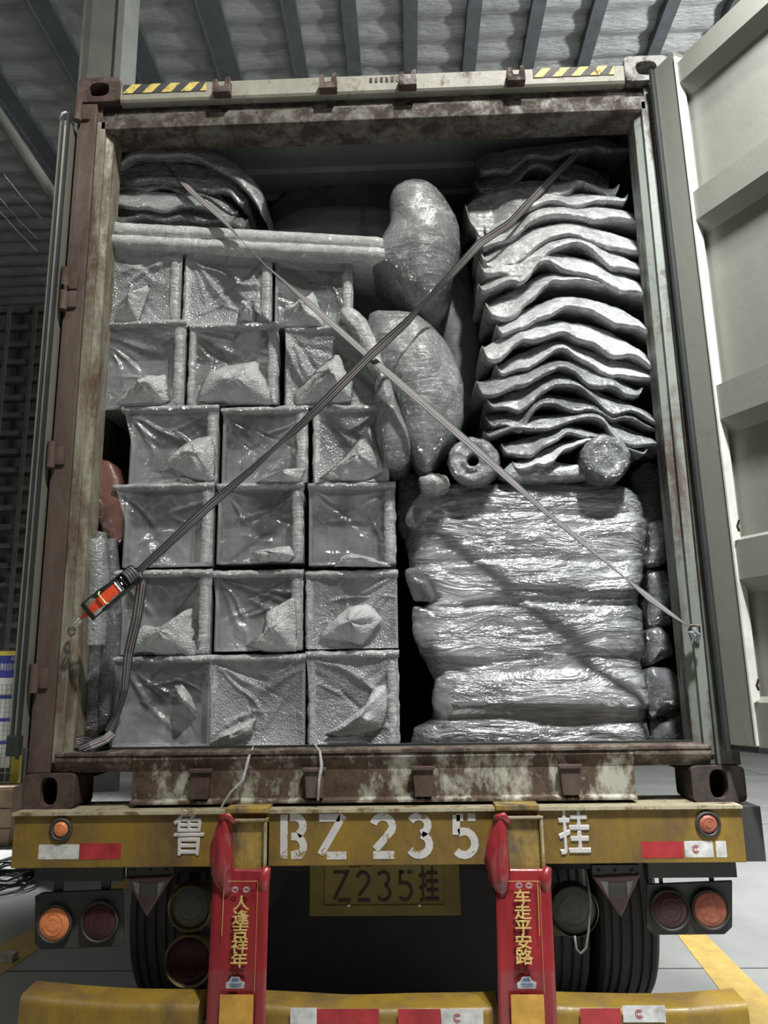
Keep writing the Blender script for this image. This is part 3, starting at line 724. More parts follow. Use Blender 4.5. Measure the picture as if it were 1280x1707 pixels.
# number plate
yp = .22; A, B = pt(516, 1436, yp), pt(768, 1526, yp)
b = MB(); b.box(A.x, B.x, yp, yp+.01, B.z, A.z+.03, .002); pl = obj('plate_holder', b, M['plate'], TR)
A2, B2 = pt(541, 1440, yp-.006), pt(740, 1511, yp-.006)
b = MB(); b.box(A2.x, B2.x, yp-.006, yp-.002, B2.z, A2.z+.06, .002); b.box(A2.x-.002, B2.x+.002, yp-.01, yp-.006, B2.z, B2.z+.006)
obj('number_plate', b, M['plate'], TR)
number('plate_character', [('Z', 553, 586, 1450, 1504), ('2', 592, 620, 1450, 1504), ('3', 626, 656, 1450, 1504), ('5', 662, 692, 1450, 1504)], yp-.0065, .011, M['ink'], TR)
p = pt(715, 1478, yp); text('plate_character', '挂', M['ink'], TR, (p.x, yp-.0075, p.z), .125, sx=.60, offset=.0012)
p = pt(600, 1441, yp); text('plate_character', '鲁B', M['ink'], TR, (p.x, yp-.0075, p.z+.01), .05, sx=1.2)
for u in (581, 699): p = pt(u, 1509, yp-.01); b = MB(); b.lathe([(.006, 0), (.006, -.004), (.001, -.006)], (p.x, yp-.006, p.z), n=10); obj('plate_screw', b, M['chrome'], TR)
# chassis under the container
for sx in (-1, 1): b = MB(); b.box(sx*.47-.05, sx*.47+.05, .17, 6.0, -.40, -.02); obj('chassis_rail', b, M['black'], TR)
for y in (.55, 2.3, 3.6, 4.9): b = MB(); b.box(-.84, .84, y, y+.08, -.14, -.012); obj('cross_member', b, M['black'], TR)
b = MB(); b.box(-.9, .9, .26, .30, -.26, -.04); obj('rear_plate', b, M['darksteel'], TR)
b = MB(); b.box(-.6, .6, 2.2, 2.25, -1.0, -.15); obj('underside_backing', b, M['black'], TR)  # added black sheet that keeps the space under the trailer dark
b = MB(); b.box(-.56, .56, 1.1, 1.14, -1.08, -.36); obj('underside_blackout', b, M['black'], TR)  # made-up plate hiding the bright floor beyond, so the centre stays black
for sx in (-1, 1): b = MB(); b.box(sx*.93-.31, sx*.93+.31, 5.2, 5.21, -1.1, -.1); obj('side_blackout', b, M['black'], TR)  # added dark panels that block the bright floor behind the wheels
for y in (1.62, 2.95, 4.28):
    b = MB(); b.tube([V((-1.1, y, -.63)), V((1.1, y, -.63))], .07, 12)
    for sx in (-1, 1): b.box(sx*.42-.06, sx*.42+.06, y-.25, y+.25, -.6, -.4, .02); b.tube([V((sx*.45, y+.1, -.55)), V((sx*.45, y+.1, -.15))], .1, 12)
    obj('axle', b, M['black'], TR)
    for xc in ((-1.085, -.77, .77, 1.085) if y < 2 else (-1.085, -.77, .77, 1.085)):
        b = MB(); R = .515; hw = .135; prof = [(.30, -hw*.8), (.36, -hw), (R-.06, -hw*1.03), (R-.02, -hw*.98), (R, -hw*.85)]
        for g in (-.66, -.36, 0, .36, .66): prof += [(R, hw*g-.008), (R-.012, hw*g-.005), (R-.012, hw*g+.005), (R, hw*g+.008)]
        prof += [(R, hw*.85), (R-.02, hw*.98), (R-.06, hw*1.03), (.36, hw), (.30, hw*.8)]
        b.lathe(prof, (xc, y, -G+R), 'x', 48); ty = obj('tyre', b, M['tyre'], TR, auto=.5)
        b = MB(); b.lathe([(.30, -.1), (.30, .1), (.22, .02), (.1, .02), (.1, -.02), (.22, -.05)], (xc, y, -G+R), 'x', 24); obj('wheel_rim', b, M['darksteel'], ty, auto=.5)
# under-run bumper: rounded yellow box beam
def guard(u0, v0, u1, v1, y0, h=.24, dep=.11):
    A, B = pt(u0, v0, y0+dep), pt(u1, v1, y0+dep); b = MB(); n = 24; rings = []
    for k in range(n+1):
        t = k/n; x = A.x+(B.x-A.x)*t; z = A.z+(B.z-A.z)*t-.010*math.sin(math.pi*t)+.003*noise.noise(V((x*5, 0, 0)))
        yy = y0+.006*noise.noise(V((x*4, 3, 0)))
        r = .018; P = [(yy+dep, z), (yy+r, z-.004), (yy+r*.35, z-.010), (yy, z-.03), (yy, z-h), (yy+dep, z-h)]
        rings.append([V((x, py, pz)) for py, pz in P])
    b.loft(rings); return b
GY = -.14
for a in ((62, 1634, 346, 1648), (440, 1651, 824, 1651), (916, 1652, 1222, 1648)):
    obj('underrun_guard', guard(*a, GY), M['yellow'], TR, auto=.9)
b = MB(); A, B = pt(300, 1665, GY+.05), pt(960, 1700, GY+.05); b.box(A.x, B.x, GY+.05, GY+.09, A.z-.13, A.z-.06); obj('guard_core', b, M['darksteel'], TR)
for sx in (-1, 1): b = MB(); b.box(sx*.47-.04, sx*.47+.04, GY+.11, GY+.19, -.7, -.17); obj('guard_arm', b, M['darksteel'], TR)
tape(484, 528, 1680, 1712, M['tape_w'], GY-.008); tape(528, 632, 1682, 1712, M['tape_r'], GY-.008)
tape(663, 735, 1682, 1712, M['tape_r'], GY-.008); tape(735, 806, 1682, 1712, M['tape_w'], GY-.008, True)
tape(966, 1036, 1681, 1712, M['tape_r'], GY-.008); tape(1037, 1110, 1676, 1704, M['tape_w'], GY-.008, True)

# ------------------------------------------------------------------ red banners
def banner(name_label, x0, x1, ub, chars, uc, vs, sgn):
    Yb = GY-.035
    T = thing('red_banner', name_label, 'banner', ((x0+x1)/2, Yb, -.75))
    cols, rows_ = 14, 44
    top_v, bot_v = 1448, 1740
    def edge(v):   # left and right pixel edges of the strip as it hangs
        t = (v-1448)/(1707-1448); return ub[0]+(ub[2]-ub[0])*t, ub[1]+(ub[3]-ub[1])*t
    def yy(v): t = min(1, max(0, (v-1440)/180)); return BY-.065+(Yb-BY+.065)*t
    b = MB(); grid = []
    for j in range(rows_+1):
        v = top_v+(bot_v-top_v)*j/rows_; l_, r_ = edge(v); row = []
        for i in range(cols+1):
            s_ = i/cols; y = yy(v)+.003*noise.noise(V((s_*3, v*.012, uc[0]*.01)))-(.006*abs(math.cos(s_*math.pi))**6)
            row.append(pt(l_+(r_-l_)*s_, v, y))
        grid.append(row)
    b.loft(grid, closed=False); obj('strip', b, M['red_plastic'], T, smooth=True, solid=.0015)
    # bunched top that is tied over the bracket
    b = MB(); P = [pt(u, v, BY-.075) for u, v in ((uc[0], 1362), (uc[0]-1, 1380), (uc[0]-4, 1405), (uc[0]-6, 1430), (uc[0]-1, 1462), (uc[0]+4, 1490))]
    b.tube(P, [.014, .020, .028, .032, .028, .008], 14); bmesh.ops.subdivide_edges(b.bm, edges=b.bm.edges[:], cuts=2, use_grid_fill=True); b.crumple(.011, 28, 3, stretch=(1.3, 1.3, .3)); obj('bunched_top', b, M['red_plastic'], T, smooth=True)
    b = MB(); P = [pt(u, v, BY-.09) for u, v in ((uc[0]-8, 1363), (uc[0]+6, 1360), (uc[0]+17, 1372))]; b.tube(P, [.008, .010, .005], 10); b.crumple(.004, 50, 1); obj('knot', b, M['red_plastic'], T, smooth=True)
    b = MB(); P = [pt(u, v, BY-.07) for u, v in ((edge(1448)[1]-4, 1446), (edge(1460)[1]-10, 1470), (edge(1500)[1]-5, 1500))]; b.tube(P, [.012, .020, .006], 10); b.crumple(.004, 30, 2); obj('gathered_corner', b, M['red_plastic'], T, smooth=True)
    # printed panel: thin gold frame, characters, little car, amber foot
    def at(s_, v, lift=.005):
        l_, r_ = edge(v); return pt(l_+(r_-l_)*s_, v, yy(v)-.013-lift)
    b = MB()
    xs = .20 if sgn < 0 else .76
    b.tube([at(xs, 1470), at(xs, 1560)], .0011, 5); b.tube([at(.22, 1469), at(.80, 1469)], .0009, 5); b.tube([at(.80, 1470), at(.80, 1655)], .0006, 5)
    obj('gold_rule', b, M['gold'], T)
    for ch, v in zip(chars, vs):
        p = at(.52 if sgn < 0 else .47, v); pa, pb = at(.5, v-12), at(.5, v+12); text('printed_character', ch, M['gold'], T, (p.x, p.y-.002, p.z), .043, sx=1.25, offset=.0008, rotx=math.atan2(pa.z-pb.z, pa.y-pb.y))
    for s_ in ((.40, .60) if sgn < 0 else (.42, .60)):
        p = at(s_, 1483 if sgn < 0 else 1476); b = MB()
        for rr_ in (.008, .005): b.tube([p+V((math.cos(a*.7854)*rr_*1.3, 0, math.sin(a*.7854)*rr_)) for a in range(9)], .0010, 5)
        obj('printed_blossom', b, M['silver'], T)
    c0 = at(.47 if sgn < 0 else .5, 1640); b = MB()
    b.prism([(c0.x-.027, c0.z-.012), (c0.x+.027, c0.z-.012), (c0.x+.029, c0.z+.004), (c0.x+.018, c0.z+.008), (c0.x+.011, c0.z+.019), (c0.x-.012, c0.z+.019), (c0.x-.019, c0.z+.008), (c0.x-.028, c0.z+.003)], 'y', c0.y-.001, c0.y)
    b.prism([(c0.x-.012, c0.z+.008), (c0.x+.011, c0.z+.008), (c0.x+.008, c0.z+.016), (c0.x-.009, c0.z+.016)], 'y', c0.y-.0018, c0.y-.001, mi=1)
    for k in (-.006, 0): b.box(c0.x-.018, c0.x+.018, c0.y-.0018, c0.y-.001, c0.z+k-.001, c0.z+k+.001, mi=1)
    obj('printed_car', b, [M['silver'], M['carblue']], T)
    b = MB(); g2 = []
    for j in range(9):
        v = 1658+j*10; g2.append([at(.22, v, .0015), at(.5, v, .002), at(.79, v, .0015)])
    b.loft(g2, closed=False); obj('amber_panel', b, M['amber'], T, solid=.0008)
    return T
banner('red good luck banner with gold writing and amber foot, the left one of two', BRK[0][0], BRK[0][1], (356, 449, 343, 442), '人逢吉祥年', (374, 0, 0), (1507, 1531, 1554, 1578, 1602), -1)
banner('red good luck banner with gold writing and amber foot, the right one of two', BRK[1][0], BRK[1][1], (826, 917, 831, 929), '车走平安路', (833, 0, 0), (1497, 1522, 1547, 1572, 1597), 1)

# ------------------------------------------------------------------ cargo: shapes
def wrinkle(p, k=9, seed=0):
    q = V(p)*k+V((seed*2.7, seed*1.3, seed*.7)); return (1-2*abs(noise.noise(q)))*.6+(1-2*abs(noise.noise(q*2.2)))*.4
def pillow(name, outline, Y, depth, bulge, mat, parent=None, amp=.004, sc_=14, rings=7, seed=0, sm=True, res=40, st=(1, 1, 1), back=True, tilt=None):
    """a soft wrapped lump: outline (photo pixels on the plane y = Y), swelling towards us by bulge and reaching back by depth"""
    P = [pt(u, v, Y) for u, v in outline]
    # resample and smooth
    Ls = [(P[(i+1) % len(P)]-P[i]).length for i in range(len(P))]; tot = sum(Ls); Q = []
    i = 0; acc = 0
    for k in range(res):
        d = tot*k/res
        while acc+Ls[i] < d: acc += Ls[i]; i += 1
        Q.append(P[i].lerp(P[(i+1) % len(P)], (d-acc)/Ls[i]))
    Q = [(Q[k-1]+Q[k]*2+Q[(k+1) % res])/4 for k in range(res)]
    c = sum(Q, V())/res
    b = MB(); R = []
    if back:
        R.append([c+(q-c)*.86+V((0, depth, 0)) for q in Q]); R.append([c+(q-c)*.97+V((0, depth*.7, 0)) for q in Q])
        R.append([q+V((0, depth*.3, 0)) for q in Q])
    for k in range(rings+1):
        t = k/rings*.5*math.pi; s_ = max(.03, math.cos(t)); R.append([c+(q-c)*s_+V((0, -bulge*math.sin(t), 0)) for q in Q])
    if tilt:
        R = [[p+V((0, tilt*(p.z-c.z), 0)) for p in r] for r in R]
    b.loft(R); bmesh.ops.subdivide_edges(b.bm, edges=b.bm.edges[:], cuts=1, use_grid_fill=True)
    b.crumple(amp*1.7, sc_*.5, seed, stretch=st); b.crumple(amp*.3, sc_*1.4, seed+5, stretch=st)
    return obj(name, b, mat, parent, smooth=sm)
def leaf(top, th, Y, depth, seed=0, amp=.006, front=.03, n=36, droop=.0, curl=.0, back_drop=.0):
    """a thin wrapped curved panel seen edge on: top = its top line in photo pixels, th = its thickness in pixels along that line"""
    Ls = [0]
    for a, c in zip(top, top[1:]): Ls.append(Ls[-1]+math.hypot(c[0]-a[0], c[1]-a[1]))
    b = MB(); R = []
    for k in range(n+1):
        d = Ls[-1]*k/n; i = 0
        while i < len(top)-2 and Ls[i+1] < d: i += 1
        t = (d-Ls[i])/(Ls[i+1]-Ls[i]); t = max(0, min(1, t))
        # catmull-rom for a smooth line
        def g(j): return top[max(0, min(len(top)-1, j))]
        p0, p1, p2, p3 = g(i-1), g(i), g(i+1), g(i+2)
        cr = [(.5*((2*p1[m_])+(-p0[m_]+p2[m_])*t+(2*p0[m_]-5*p1[m_]+4*p2[m_]-p3[m_])*t*t+(-p0[m_]+3*p1[m_]-3*p2[m_]+p3[m_])*t**3)) for m_ in (0, 1)]
        tk = th[i]+(th[i+1]-th[i])*t; tk *= .95+.55*noise.noise(V((k*.16, seed*5.1, 0))); cr[1] += 5*noise.noise(V((k*.12, seed*3.7, 9)))+1.0*noise.noise(V((k*.5, seed*3.7, 4))); tk = max(5, tk)
        s_ = k/n; yb = Y+curl*(2*abs(s_-.5))**2
        A = pt(cr[0], cr[1], yb); B = pt(cr[0], cr[1]+tk, yb-front); h = max(.006, A.z-B.z)
        e = min(1, math.sin(math.pi*min(s_, 1-s_)*7+.35) if min(s_, 1-s_)*7 < .4 else 1); h *= max(.25, e)
        x, z = A.x, A.z; zb = z-h
        w_ = wrinkle((x, seed, 0), 14, seed)*.004
        R.append([V((x, yb+depth, z-back_drop)), V((x, yb+depth*.5, z+.004-back_drop*.4)), V((x, yb+.04, z+.004)), V((x, yb+w_, z-h*.12)), V((x, yb-front*.45+w_, z-h*.42)), V((x, yb-front*.85, z-h*.75)),
                  V((x, yb-front, z-h*.93)), V((x, yb-front*.8, zb)), V((x, yb+.02, zb+h*.12)), V((x, yb+.10, zb+h*.35)), V((x, yb+depth*.6, z-min(h*.6, .03)-back_drop*.5)), V((x, yb+depth, z-min(h*.6, .03)-back_drop))])
    b.loft(R); bmesh.ops.subdivide_edges(b.bm, edges=b.bm.edges[:], cuts=2, use_grid_fill=True)
    b.crumple(amp*.5, 9, seed, ridge=True, stretch=(1.3, .6, 1.4)); b.crumple(amp*.35, 24, seed+3, stretch=(.7, .5, 1.6)); return b
def sheet(u0, v0, u1, v1, Y, bul, seed, nu=56, nv=56, top_over=0, narrow=0, slack=.018):
    """a film hung in front of a bin: held along the rim, slack below it, with straight pulled creases"""
    rnd = random.Random(seed*13+5)
    A, B = pt(u0-top_over, v0, Y), pt(u1, v1, Y); b = MB(); G_ = []
    cr = []
    for k in range(13):
        if k < 7: a_ = (rnd.choice((0, 1))*rnd.uniform(.85, 1)+rnd.uniform(0, .08), rnd.uniform(0, .12)); an = rnd.uniform(.35, 1.3)
        else: a_ = (rnd.uniform(.1, .9), rnd.uniform(.2, .9)); an = rnd.uniform(0, math.pi)
        if a_[0] > .5 and k < 7: an = math.pi-an
        cr.append((a_[0], a_[1], math.cos(an), math.sin(an), rnd.uniform(.3, .95), rnd.uniform(.03, .10), rnd.uniform(.35, 1)*rnd.choice((1, 1, -1))))
    for j in range(nv+1):
        t = j/nv; row = []
        for i in range(nu+1):
            s_ = i/nu
            xl = A.x+(narrow*min(1, t*2.2)); x = xl+(B.x-xl)*s_; z = A.z+(B.z-A.z)*t
            hold = math.sin(math.pi*s_)**.5*math.sin(math.pi*t)**.6 if 0 < t < 1 and 0 < s_ < 1 else 0
            h = 0
            sw, tw_ = s_+.05*noise.noise(V((s_*3, t*3, seed))), t+.05*noise.noise(V((s_*3, t*3, seed+7)))
            for ax, ay, dx, dy, ln, wd, am in cr:
                px, py = sw-ax, tw_-ay; al = px*dx+py*dy; d = abs(-px*dy+py*dx)
                w_ = wd*(.35+.9*max(0, al))
                if -.05 < al < ln and d < w_: h += am*(1-d/w_)*min(1, (ln-al)*5)*min(1, (al+.05)*8)
            y = Y+bul*hold-h*slack*hold-.35*slack*noise.noise(V((x*6, z*6, seed)))*hold-.0012*wrinkle((x, 0, z), 30, seed)
            row.append(V((x, y, z)))
        G_.append(row)
    b.loft(G_, closed=False); return b
def flap(poly, Y, seed, parent, mat):
    """a torn, crumpled corner of bubble wrap sticking out of the bin's wrapping"""
    P = [pt(u, v, Y) for u, v in poly]; c = sum(P, V())/len(P); c.y -= .03
    b = MB(); n = len(P); Rg = []; res = 32
    Ls = [(P[(i+1) % n]-P[i]).length for i in range(n)]; tot = sum(Ls); Q = []; i = 0; acc = 0
    for k in range(res):
        d = tot*k/res
        while acc+Ls[i] < d: acc += Ls[i]; i += 1
        Q.append(P[i].lerp(P[(i+1) % n], (d-acc)/Ls[i]))
    for k in range(9):
        s_ = 1-k/8.4
        Rg.append([c+(q-c)*s_+V((0, .03*s_*s_-.014*wrinkle(c+(q-c)*s_, 17, seed)-.03*abs(noise.noise(V((j/res*5*(1), s_*1.5, seed*1.9)))), 0)) for j, q in enumerate(Q)])
    b.loft(Rg); return obj('loose_flap', b, mat, parent, smooth=True, solid=.0015)

# ------------------------------------------------------------------ bins at the left: eighteen wrapped open boxes in six rows of three
ROWS = ['top row', 'second row down', 'third row down', 'fourth row down', 'fifth row down', 'bottom row']
COLS = ['left', 'middle', 'right']
BINS = [  # u0, v0, u1, v1, overhang of rim left, rims (L/R), flap polygon, note, flap material
    (0, 0, 160, 413, 300, 538, 12, 'R', [(180, 537), (187, 507), (205, 495), (232, 484), (246, 470), (250, 474), (240, 505), (228, 538)], 'with twist of plastic at its foot'),
    (0, 1, 310, 420, 452, 540, 0, 'LR', [(396, 532), (400, 498), (424, 498), (420, 534)], 'with smooth sparkling cover'),
    (0, 2, 458, 424, 588, 542, 0, 'R', [(452, 545), (470, 515), (500, 495), (520, 484), (530, 495), (542, 545)], 'with crumpled fan of plastic low in front'),
    (1, 0, 172, 544, 306, 680, 20, 'R', [(190, 674), (212, 645), (236, 622), (275, 621), (282, 668)], 'with broad right rim and pale folded corner'),
    (1, 1, 318, 546, 463, 674, 0, 'LR', [(325, 668), (345, 622), (365, 608), (428, 598), (450, 650), (455, 674)], 'with large pale bulge of bubble wrap'),
    (1, 2, 476, 548, 630, 676, 0, 'L', [(487, 656), (520, 620), (560, 586), (570, 588), (574, 610), (588, 636), (588, 668), (490, 672)], 'with leaf shaped flap behind the strap'),
    (2, 0, 222, 684, 362, 808, 14, 'R', [(270, 773), (300, 742), (328, 726), (352, 726), (358, 750), (356, 802), (318, 798)], 'with sharp pointed flap at its right'),
    (2, 1, 372, 684, 512, 804, 0, 'R', [(422, 803), (450, 788), (482, 780), (511, 778), (500, 804)], 'with clear front and dark hole near its rim'),
    (2, 2, 522, 680, 648, 802, 0, 'LR', [(530, 796), (562, 770), (600, 725), (620, 704), (632, 750), (642, 785), (600, 803)], 'with sparkling creases rising to the right'),
    (3, 0, 212, 812, 354, 944, 18, 'R', [(256, 898), (268, 885), (285, 880), (292, 884), (275, 905)], 'with clear flat front beside the strap'),
    (3, 1, 364, 810, 505, 938, 0, 'R', [(418, 922), (440, 914), (482, 908), (492, 925), (480, 936), (430, 938)], 'with small hole and folded strip low down'),
    (3, 2, 514, 808, 660, 940, 0, 'R', [(556, 944), (568, 925), (585, 920), (625, 930), (655, 945)], 'with knobbly wide right edge'),
    (4, 0, 206, 955, 350, 1090, 10, 'R', [(218, 1090), (222, 1062), (240, 1040), (262, 1046), (300, 1020), (318, 1010), (326, 1094)], 'with bright bubbly patch below the ratchet'),
    (4, 1, 360, 955, 504, 1084, 4, 'R', [(405, 1078), (436, 1062), (442, 1020), (462, 1008), (492, 994), (496, 1086), (450, 1088)], 'with pointed flap along its right edge'),
    (4, 2, 510, 955, 664, 1080, 0, 'L', [(530, 1062), (545, 1040), (580, 1010), (615, 1005), (640, 1030), (603, 1076)], 'with diagonal fold and wavy rim'),
    (5, 0, 192, 1097, 350, 1246, 0, '', [(288, 1143), (302, 1140), (318, 1160), (328, 1188), (318, 1190), (302, 1165)], 'with dull sagging front'),
    (5, 1, 352, 1095, 508, 1248, 4, 'L', [(346, 1242), (362, 1222), (400, 1205), (428, 1196), (418, 1225), (380, 1250)], 'with rolled wad of plastic at its lower left'),
    (5, 2, 514, 1088, 666, 1244, 4, 'LR', [(540, 1226), (580, 1196), (620, 1165), (622, 1145), (646, 1140), (645, 1200), (636, 1215), (590, 1228), (550, 1230)], 'with thick bubble wrapped rim'),
]
BINY = .16
for k, (r, c, u0, v0, u1, v1, over, rims, fl, note) in enumerate(BINS):
    A, B = pt(u0, v0, BINY), pt(u1, v1, BINY); x0, x1, z1, z0 = A.x, B.x, A.z, B.z
    Y = BINY+.012*((k*7) % 3-1)
    T = thing('storage_box', '%s box of the %s, %s' % (COLS[c], ROWS[r], note), 'box', ((x0+x1)/2, Y+.25, z0), 'wrapped grey boxes stacked at the left')
    rec = .055; tw = .012; b = MB()
    # tray shell: open front, recessed panel, slightly narrower at the back
    b.loft([[V((x0+.01, Y+.52, z0+.008)), V((x1-.01, Y+.52, z0+.008)), V((x1-.01, Y+.52, z1-.012)), V((x0+.01, Y+.52, z1-.012))],
            [V((x0, Y, z0)), V((x1, Y, z0)), V((x1, Y, z1)), V((x0, Y, z1))],
            [V((x0+tw, Y, z0+tw)), V((x1-tw, Y, z0+tw)), V((x1-tw, Y, z1-tw)), V((x0+tw, Y, z1-tw))],
            [V((x0+tw, Y+rec, z0+tw)), V((x1-tw, Y+rec, z0+tw)), V((x1-tw, Y+rec, z1-tw)), V((x0+tw, Y+rec, z1-tw))]])
    obj('shell', b, M['bin'], T, bevel=.003)
    b = MB(); hx = x0+(x1-x0)*(.42+.06*((k*5) % 3)/2); hz_ = z1-(z1-z0)*.30
    b.lathe([(.013, .0), (.015, -.003), (.010, -.004), (.010, .001)], (hx, Y+rec, hz_), n=16)
    for f_ in (.22, .75): b.box(x0+(x1-x0)*f_-.004, x0+(x1-x0)*f_+.004, Y+rec-.004, Y+rec, z0+tw, z1-tw)
    obj('panel_rib', b, M['bin'], T)
    b = MB(); b.lathe([(.0105, 0), (.0105, -.003), (.001, -.0031)], (hx, Y+rec-.001, hz_), n=16); obj('drain_hole', b, M['bin_dark'], T)
    # bubble wrapped rims
    def rim(xa, xb, za, zb, horiz, sd):
        b = MB(); n = 26; R = []
        for i in range(n+1):
            t = i/n; w_ = .004*noise.noise(V((t*9, sd, 0)))
            if horiz:
                x = xa+(xb-xa)*t; h = (zb-za)/2*(1+.25*noise.noise(V((t*6, sd, 4)))); zc = (za+zb)/2+w_
                R.append([V((x, Y-.016+(-.026)*math.cos(a)+.012, zc+h*math.sin(a))) for a in [j*math.pi/5 for j in range(10)]])
            else:
                z = za+(zb-za)*t; h = (xb-xa)/2*(1+.2*noise.noise(V((t*6, sd, 9)))); xc = (xa+xb)/2+w_
                R.append([V((xc+h*math.sin(a), Y-.012+(-.016)*math.cos(a)+.010, z)) for a in [j*math.pi/5 for j in range(10)]])
        b.loft(R); b.crumple(.002, 60, sd); return b
    ov = over/F*(Y-CAMP.y)
    obj('rim', rim(x0-ov, x1+.004, z1-.022, z1+.006, True, k), M['bub_rim'], T, smooth=True)
    if 'R' in rims: obj('rim', rim(x1-.044, x1+.002, z0+.004, z1-.012, False, k+20), M['bub_rim'], T, smooth=True)
    if 'L' in rims: obj('rim', rim(x0-.002, x0+.028, z0+.004, z1-.012, False, k+40), M['bub_rim'], T, smooth=True)
    mt = M['filmb'] if k in (0, 1, 5, 8, 14, 16, 17) else M['filmc'] if k not in (7, 10, 11) else M['filmd']
    b = sheet(u0, v0+4, u1, v1, Y-.022, .028, k, top_over=over, narrow=ov+.006)
    obj('film', b, mt, T, smooth=True)
    flap(fl, Y-.035, k, T, M['filmw'] if 'filmw' in M else M['bub_w'])
for (u0_, v0_, u1_, v1_) in ((590, 430, 618, 540),):
    A, B = pt(u0_, v0_, .45), pt(u1_+40, v1_, .45); b = MB(); b.box(A.x, B.x, .42, .9, B.z, A.z, .01)
    tag(obj('storage_box', b, M['soft']), 'dark grey box standing further back, right of the top row of grey boxes', 'box')

# ------------------------------------------------------------------ two white boards across the top of the bins
def slab(tl, tr, th0, th1, Y0, Y1, seed):
    A, B = pt(*tl, Y0), pt(*tr, Y0); h0 = th0/F*(Y0-CAMP.y); h1 = th1/F*(Y0-CAMP.y); n = 50; R = []; b = MB()
    for i in range(n+1):
        t = i/n; p = A.lerp(B, t); h = h0+(h1-h0)*t; w_ = .003*noise.noise(V((t*9, seed, 0)))
        z1, z0 = p.z+w_, p.z-h+.5*w_; r = .007; e = .006 if i in (0, n) else 0
        R.append([V((p.x, Y1, z1-e)), V((p.x, Y0+r, z1-e)), V((p.x, Y0+e, z1-r-e)), V((p.x, Y0-.004+e, (z0+z1)/2)), V((p.x, Y0+e, z0+r+e)), V((p.x, Y0+r, z0+e)), V((p.x, Y1, z0+e))])
    b.loft(R); bmesh.ops.subdivide_edges(b.bm, edges=b.bm.edges[:], cuts=1, use_grid_fill=True); b.crumple(.0035, 26, seed, stretch=(.6, 1, 1)); return b
tag(obj('white_board', slab((168, 368), (638, 394), 22, 22, .11, .8, 1), M['board'], smooth=True), 'upper of two long white wrapped boards lying on the stacked grey boxes', 'board', 'white wrapped boards')
tag(obj('white_board', slab((152, 388), (640, 412), 21, 20, .095, .8, 2), M['board'], smooth=True), 'lower of two long white wrapped boards, directly on the top row of grey boxes', 'board', 'white wrapped boards')

# ------------------------------------------------------------------ curved slabs on the boards, upper left
for (tp, th, Y, dp, mt, lb, sd, curl) in (
    ([(180, 350), (230, 342), (300, 345), (380, 352), (415, 366)], [22, 26, 24, 20, 14], .20, .6, 'bub_d', 'grey wrapped slab lying directly on the long white boards', 51, .0),
    ([(175, 318), (230, 314), (300, 318), (350, 332), (392, 362)], [34, 34, 32, 28, 8], .18, .6, 'bub', 'wrapped slab with a bright front edge under the domed panel, second from the boards', 52, .0),
    ([(188, 300), (240, 296), (310, 300), (360, 318), (398, 352)], [18, 20, 20, 20, 8], .20, .6, 'bub_d', 'thin grey wrapped slab wedged below the domed panel', 53, .0),
    ([(166, 290), (200, 278), (262, 265), (330, 268), (380, 290), (412, 330)], [16, 24, 34, 38, 40, 12], .19, .6, 'bub_d', 'grey wrapped curved sheet just under the topmost domed panel', 54, .0),
):
    tag(obj('wrapped_shell', leaf(tp, th, Y, dp, sd, .004, .03, curl=curl), M[mt], smooth=True), lb, 'panel', 'wrapped slabs at the upper left')
tag(obj('wrapped_shell', leaf([(163, 293), (196, 262), (240, 236), (320, 240), (372, 256), (415, 285), (438, 322), (436, 346)], [6, 16, 26, 22, 22, 26, 26, 8], .17, .55, 55, .005, .035), M['bub'], smooth=True), 'glossy domed panel topping the pile at the upper left', 'panel', 'wrapped slabs at the upper left')

# ------------------------------------------------------------------ soft bags and shells in the middle
tag(pillow('soft_bag', [(432, 392), (445, 355), (480, 322), (540, 300), (600, 290), (655, 292), (690, 310), (700, 400)], .75, .9, .05, M['soft'], amp=.008, sc_=7, seed=3, st=(.6, 1, 2)), 'large dark grey soft bag behind, topmost in the middle of the load', 'bag', 'soft grey bags in the middle')
tag(pillow('soft_bag', [(446, 396), (462, 368), (500, 350), (565, 344), (630, 346), (672, 360), (680, 400), (560, 404)], .50, .5, .05, M['soft'], amp=.008, sc_=7, seed=4, st=(.6, 1, 2)), 'lower grey soft bag resting behind the end of the white boards', 'bag', 'soft grey bags in the middle')
tag(pillow('wrapped_shell', [(672, 470), (735, 430), (765, 400), (778, 440), (795, 520), (800, 600), (792, 680), (770, 720), (735, 600), (700, 540)], .50, .5, .06, M['soft'], amp=.003, sc_=6, seed=5), 'tall smooth grey shell standing back between the round bundle and the right stack', 'shell')
tag(pillow('round_bundle', [(622, 452), (618, 430), (638, 402), (654, 378), (652, 350), (655, 318), (676, 304), (702, 303), (728, 318), (748, 342), (762, 380), (764, 425), (752, 462), (738, 500), (715, 522), (690, 512), (655, 482)], .20, .45, .12, M['bub'], amp=.007, sc_=11, seed=6), 'big rounded bundle of bubble wrap high in the middle, above the strap crossing', 'bundle')
tag(pillow('wrapped_shell', [(612, 520), (640, 522), (690, 522), (722, 548), (752, 588), (768, 628), (774, 672), (770, 712), (745, 735), (722, 762), (716, 796), (694, 780), (676, 725), (652, 660), (622, 600)], .14, .4, .09, M['bub'], amp=.005, sc_=12, seed=7, tilt=-.0), 'pale bubble wrapped curved shell just right of where the straps cross', 'shell')
tag(pillow('wrapped_shell', [(566, 516), (580, 512), (606, 528), (630, 580), (648, 640), (640, 650), (615, 610), (590, 560)], .10, .25, .03, M['bub_w'], amp=.006, sc_=18, seed=8), 'crumpled white wrapped tip poking up behind the strap crossing', 'shell')
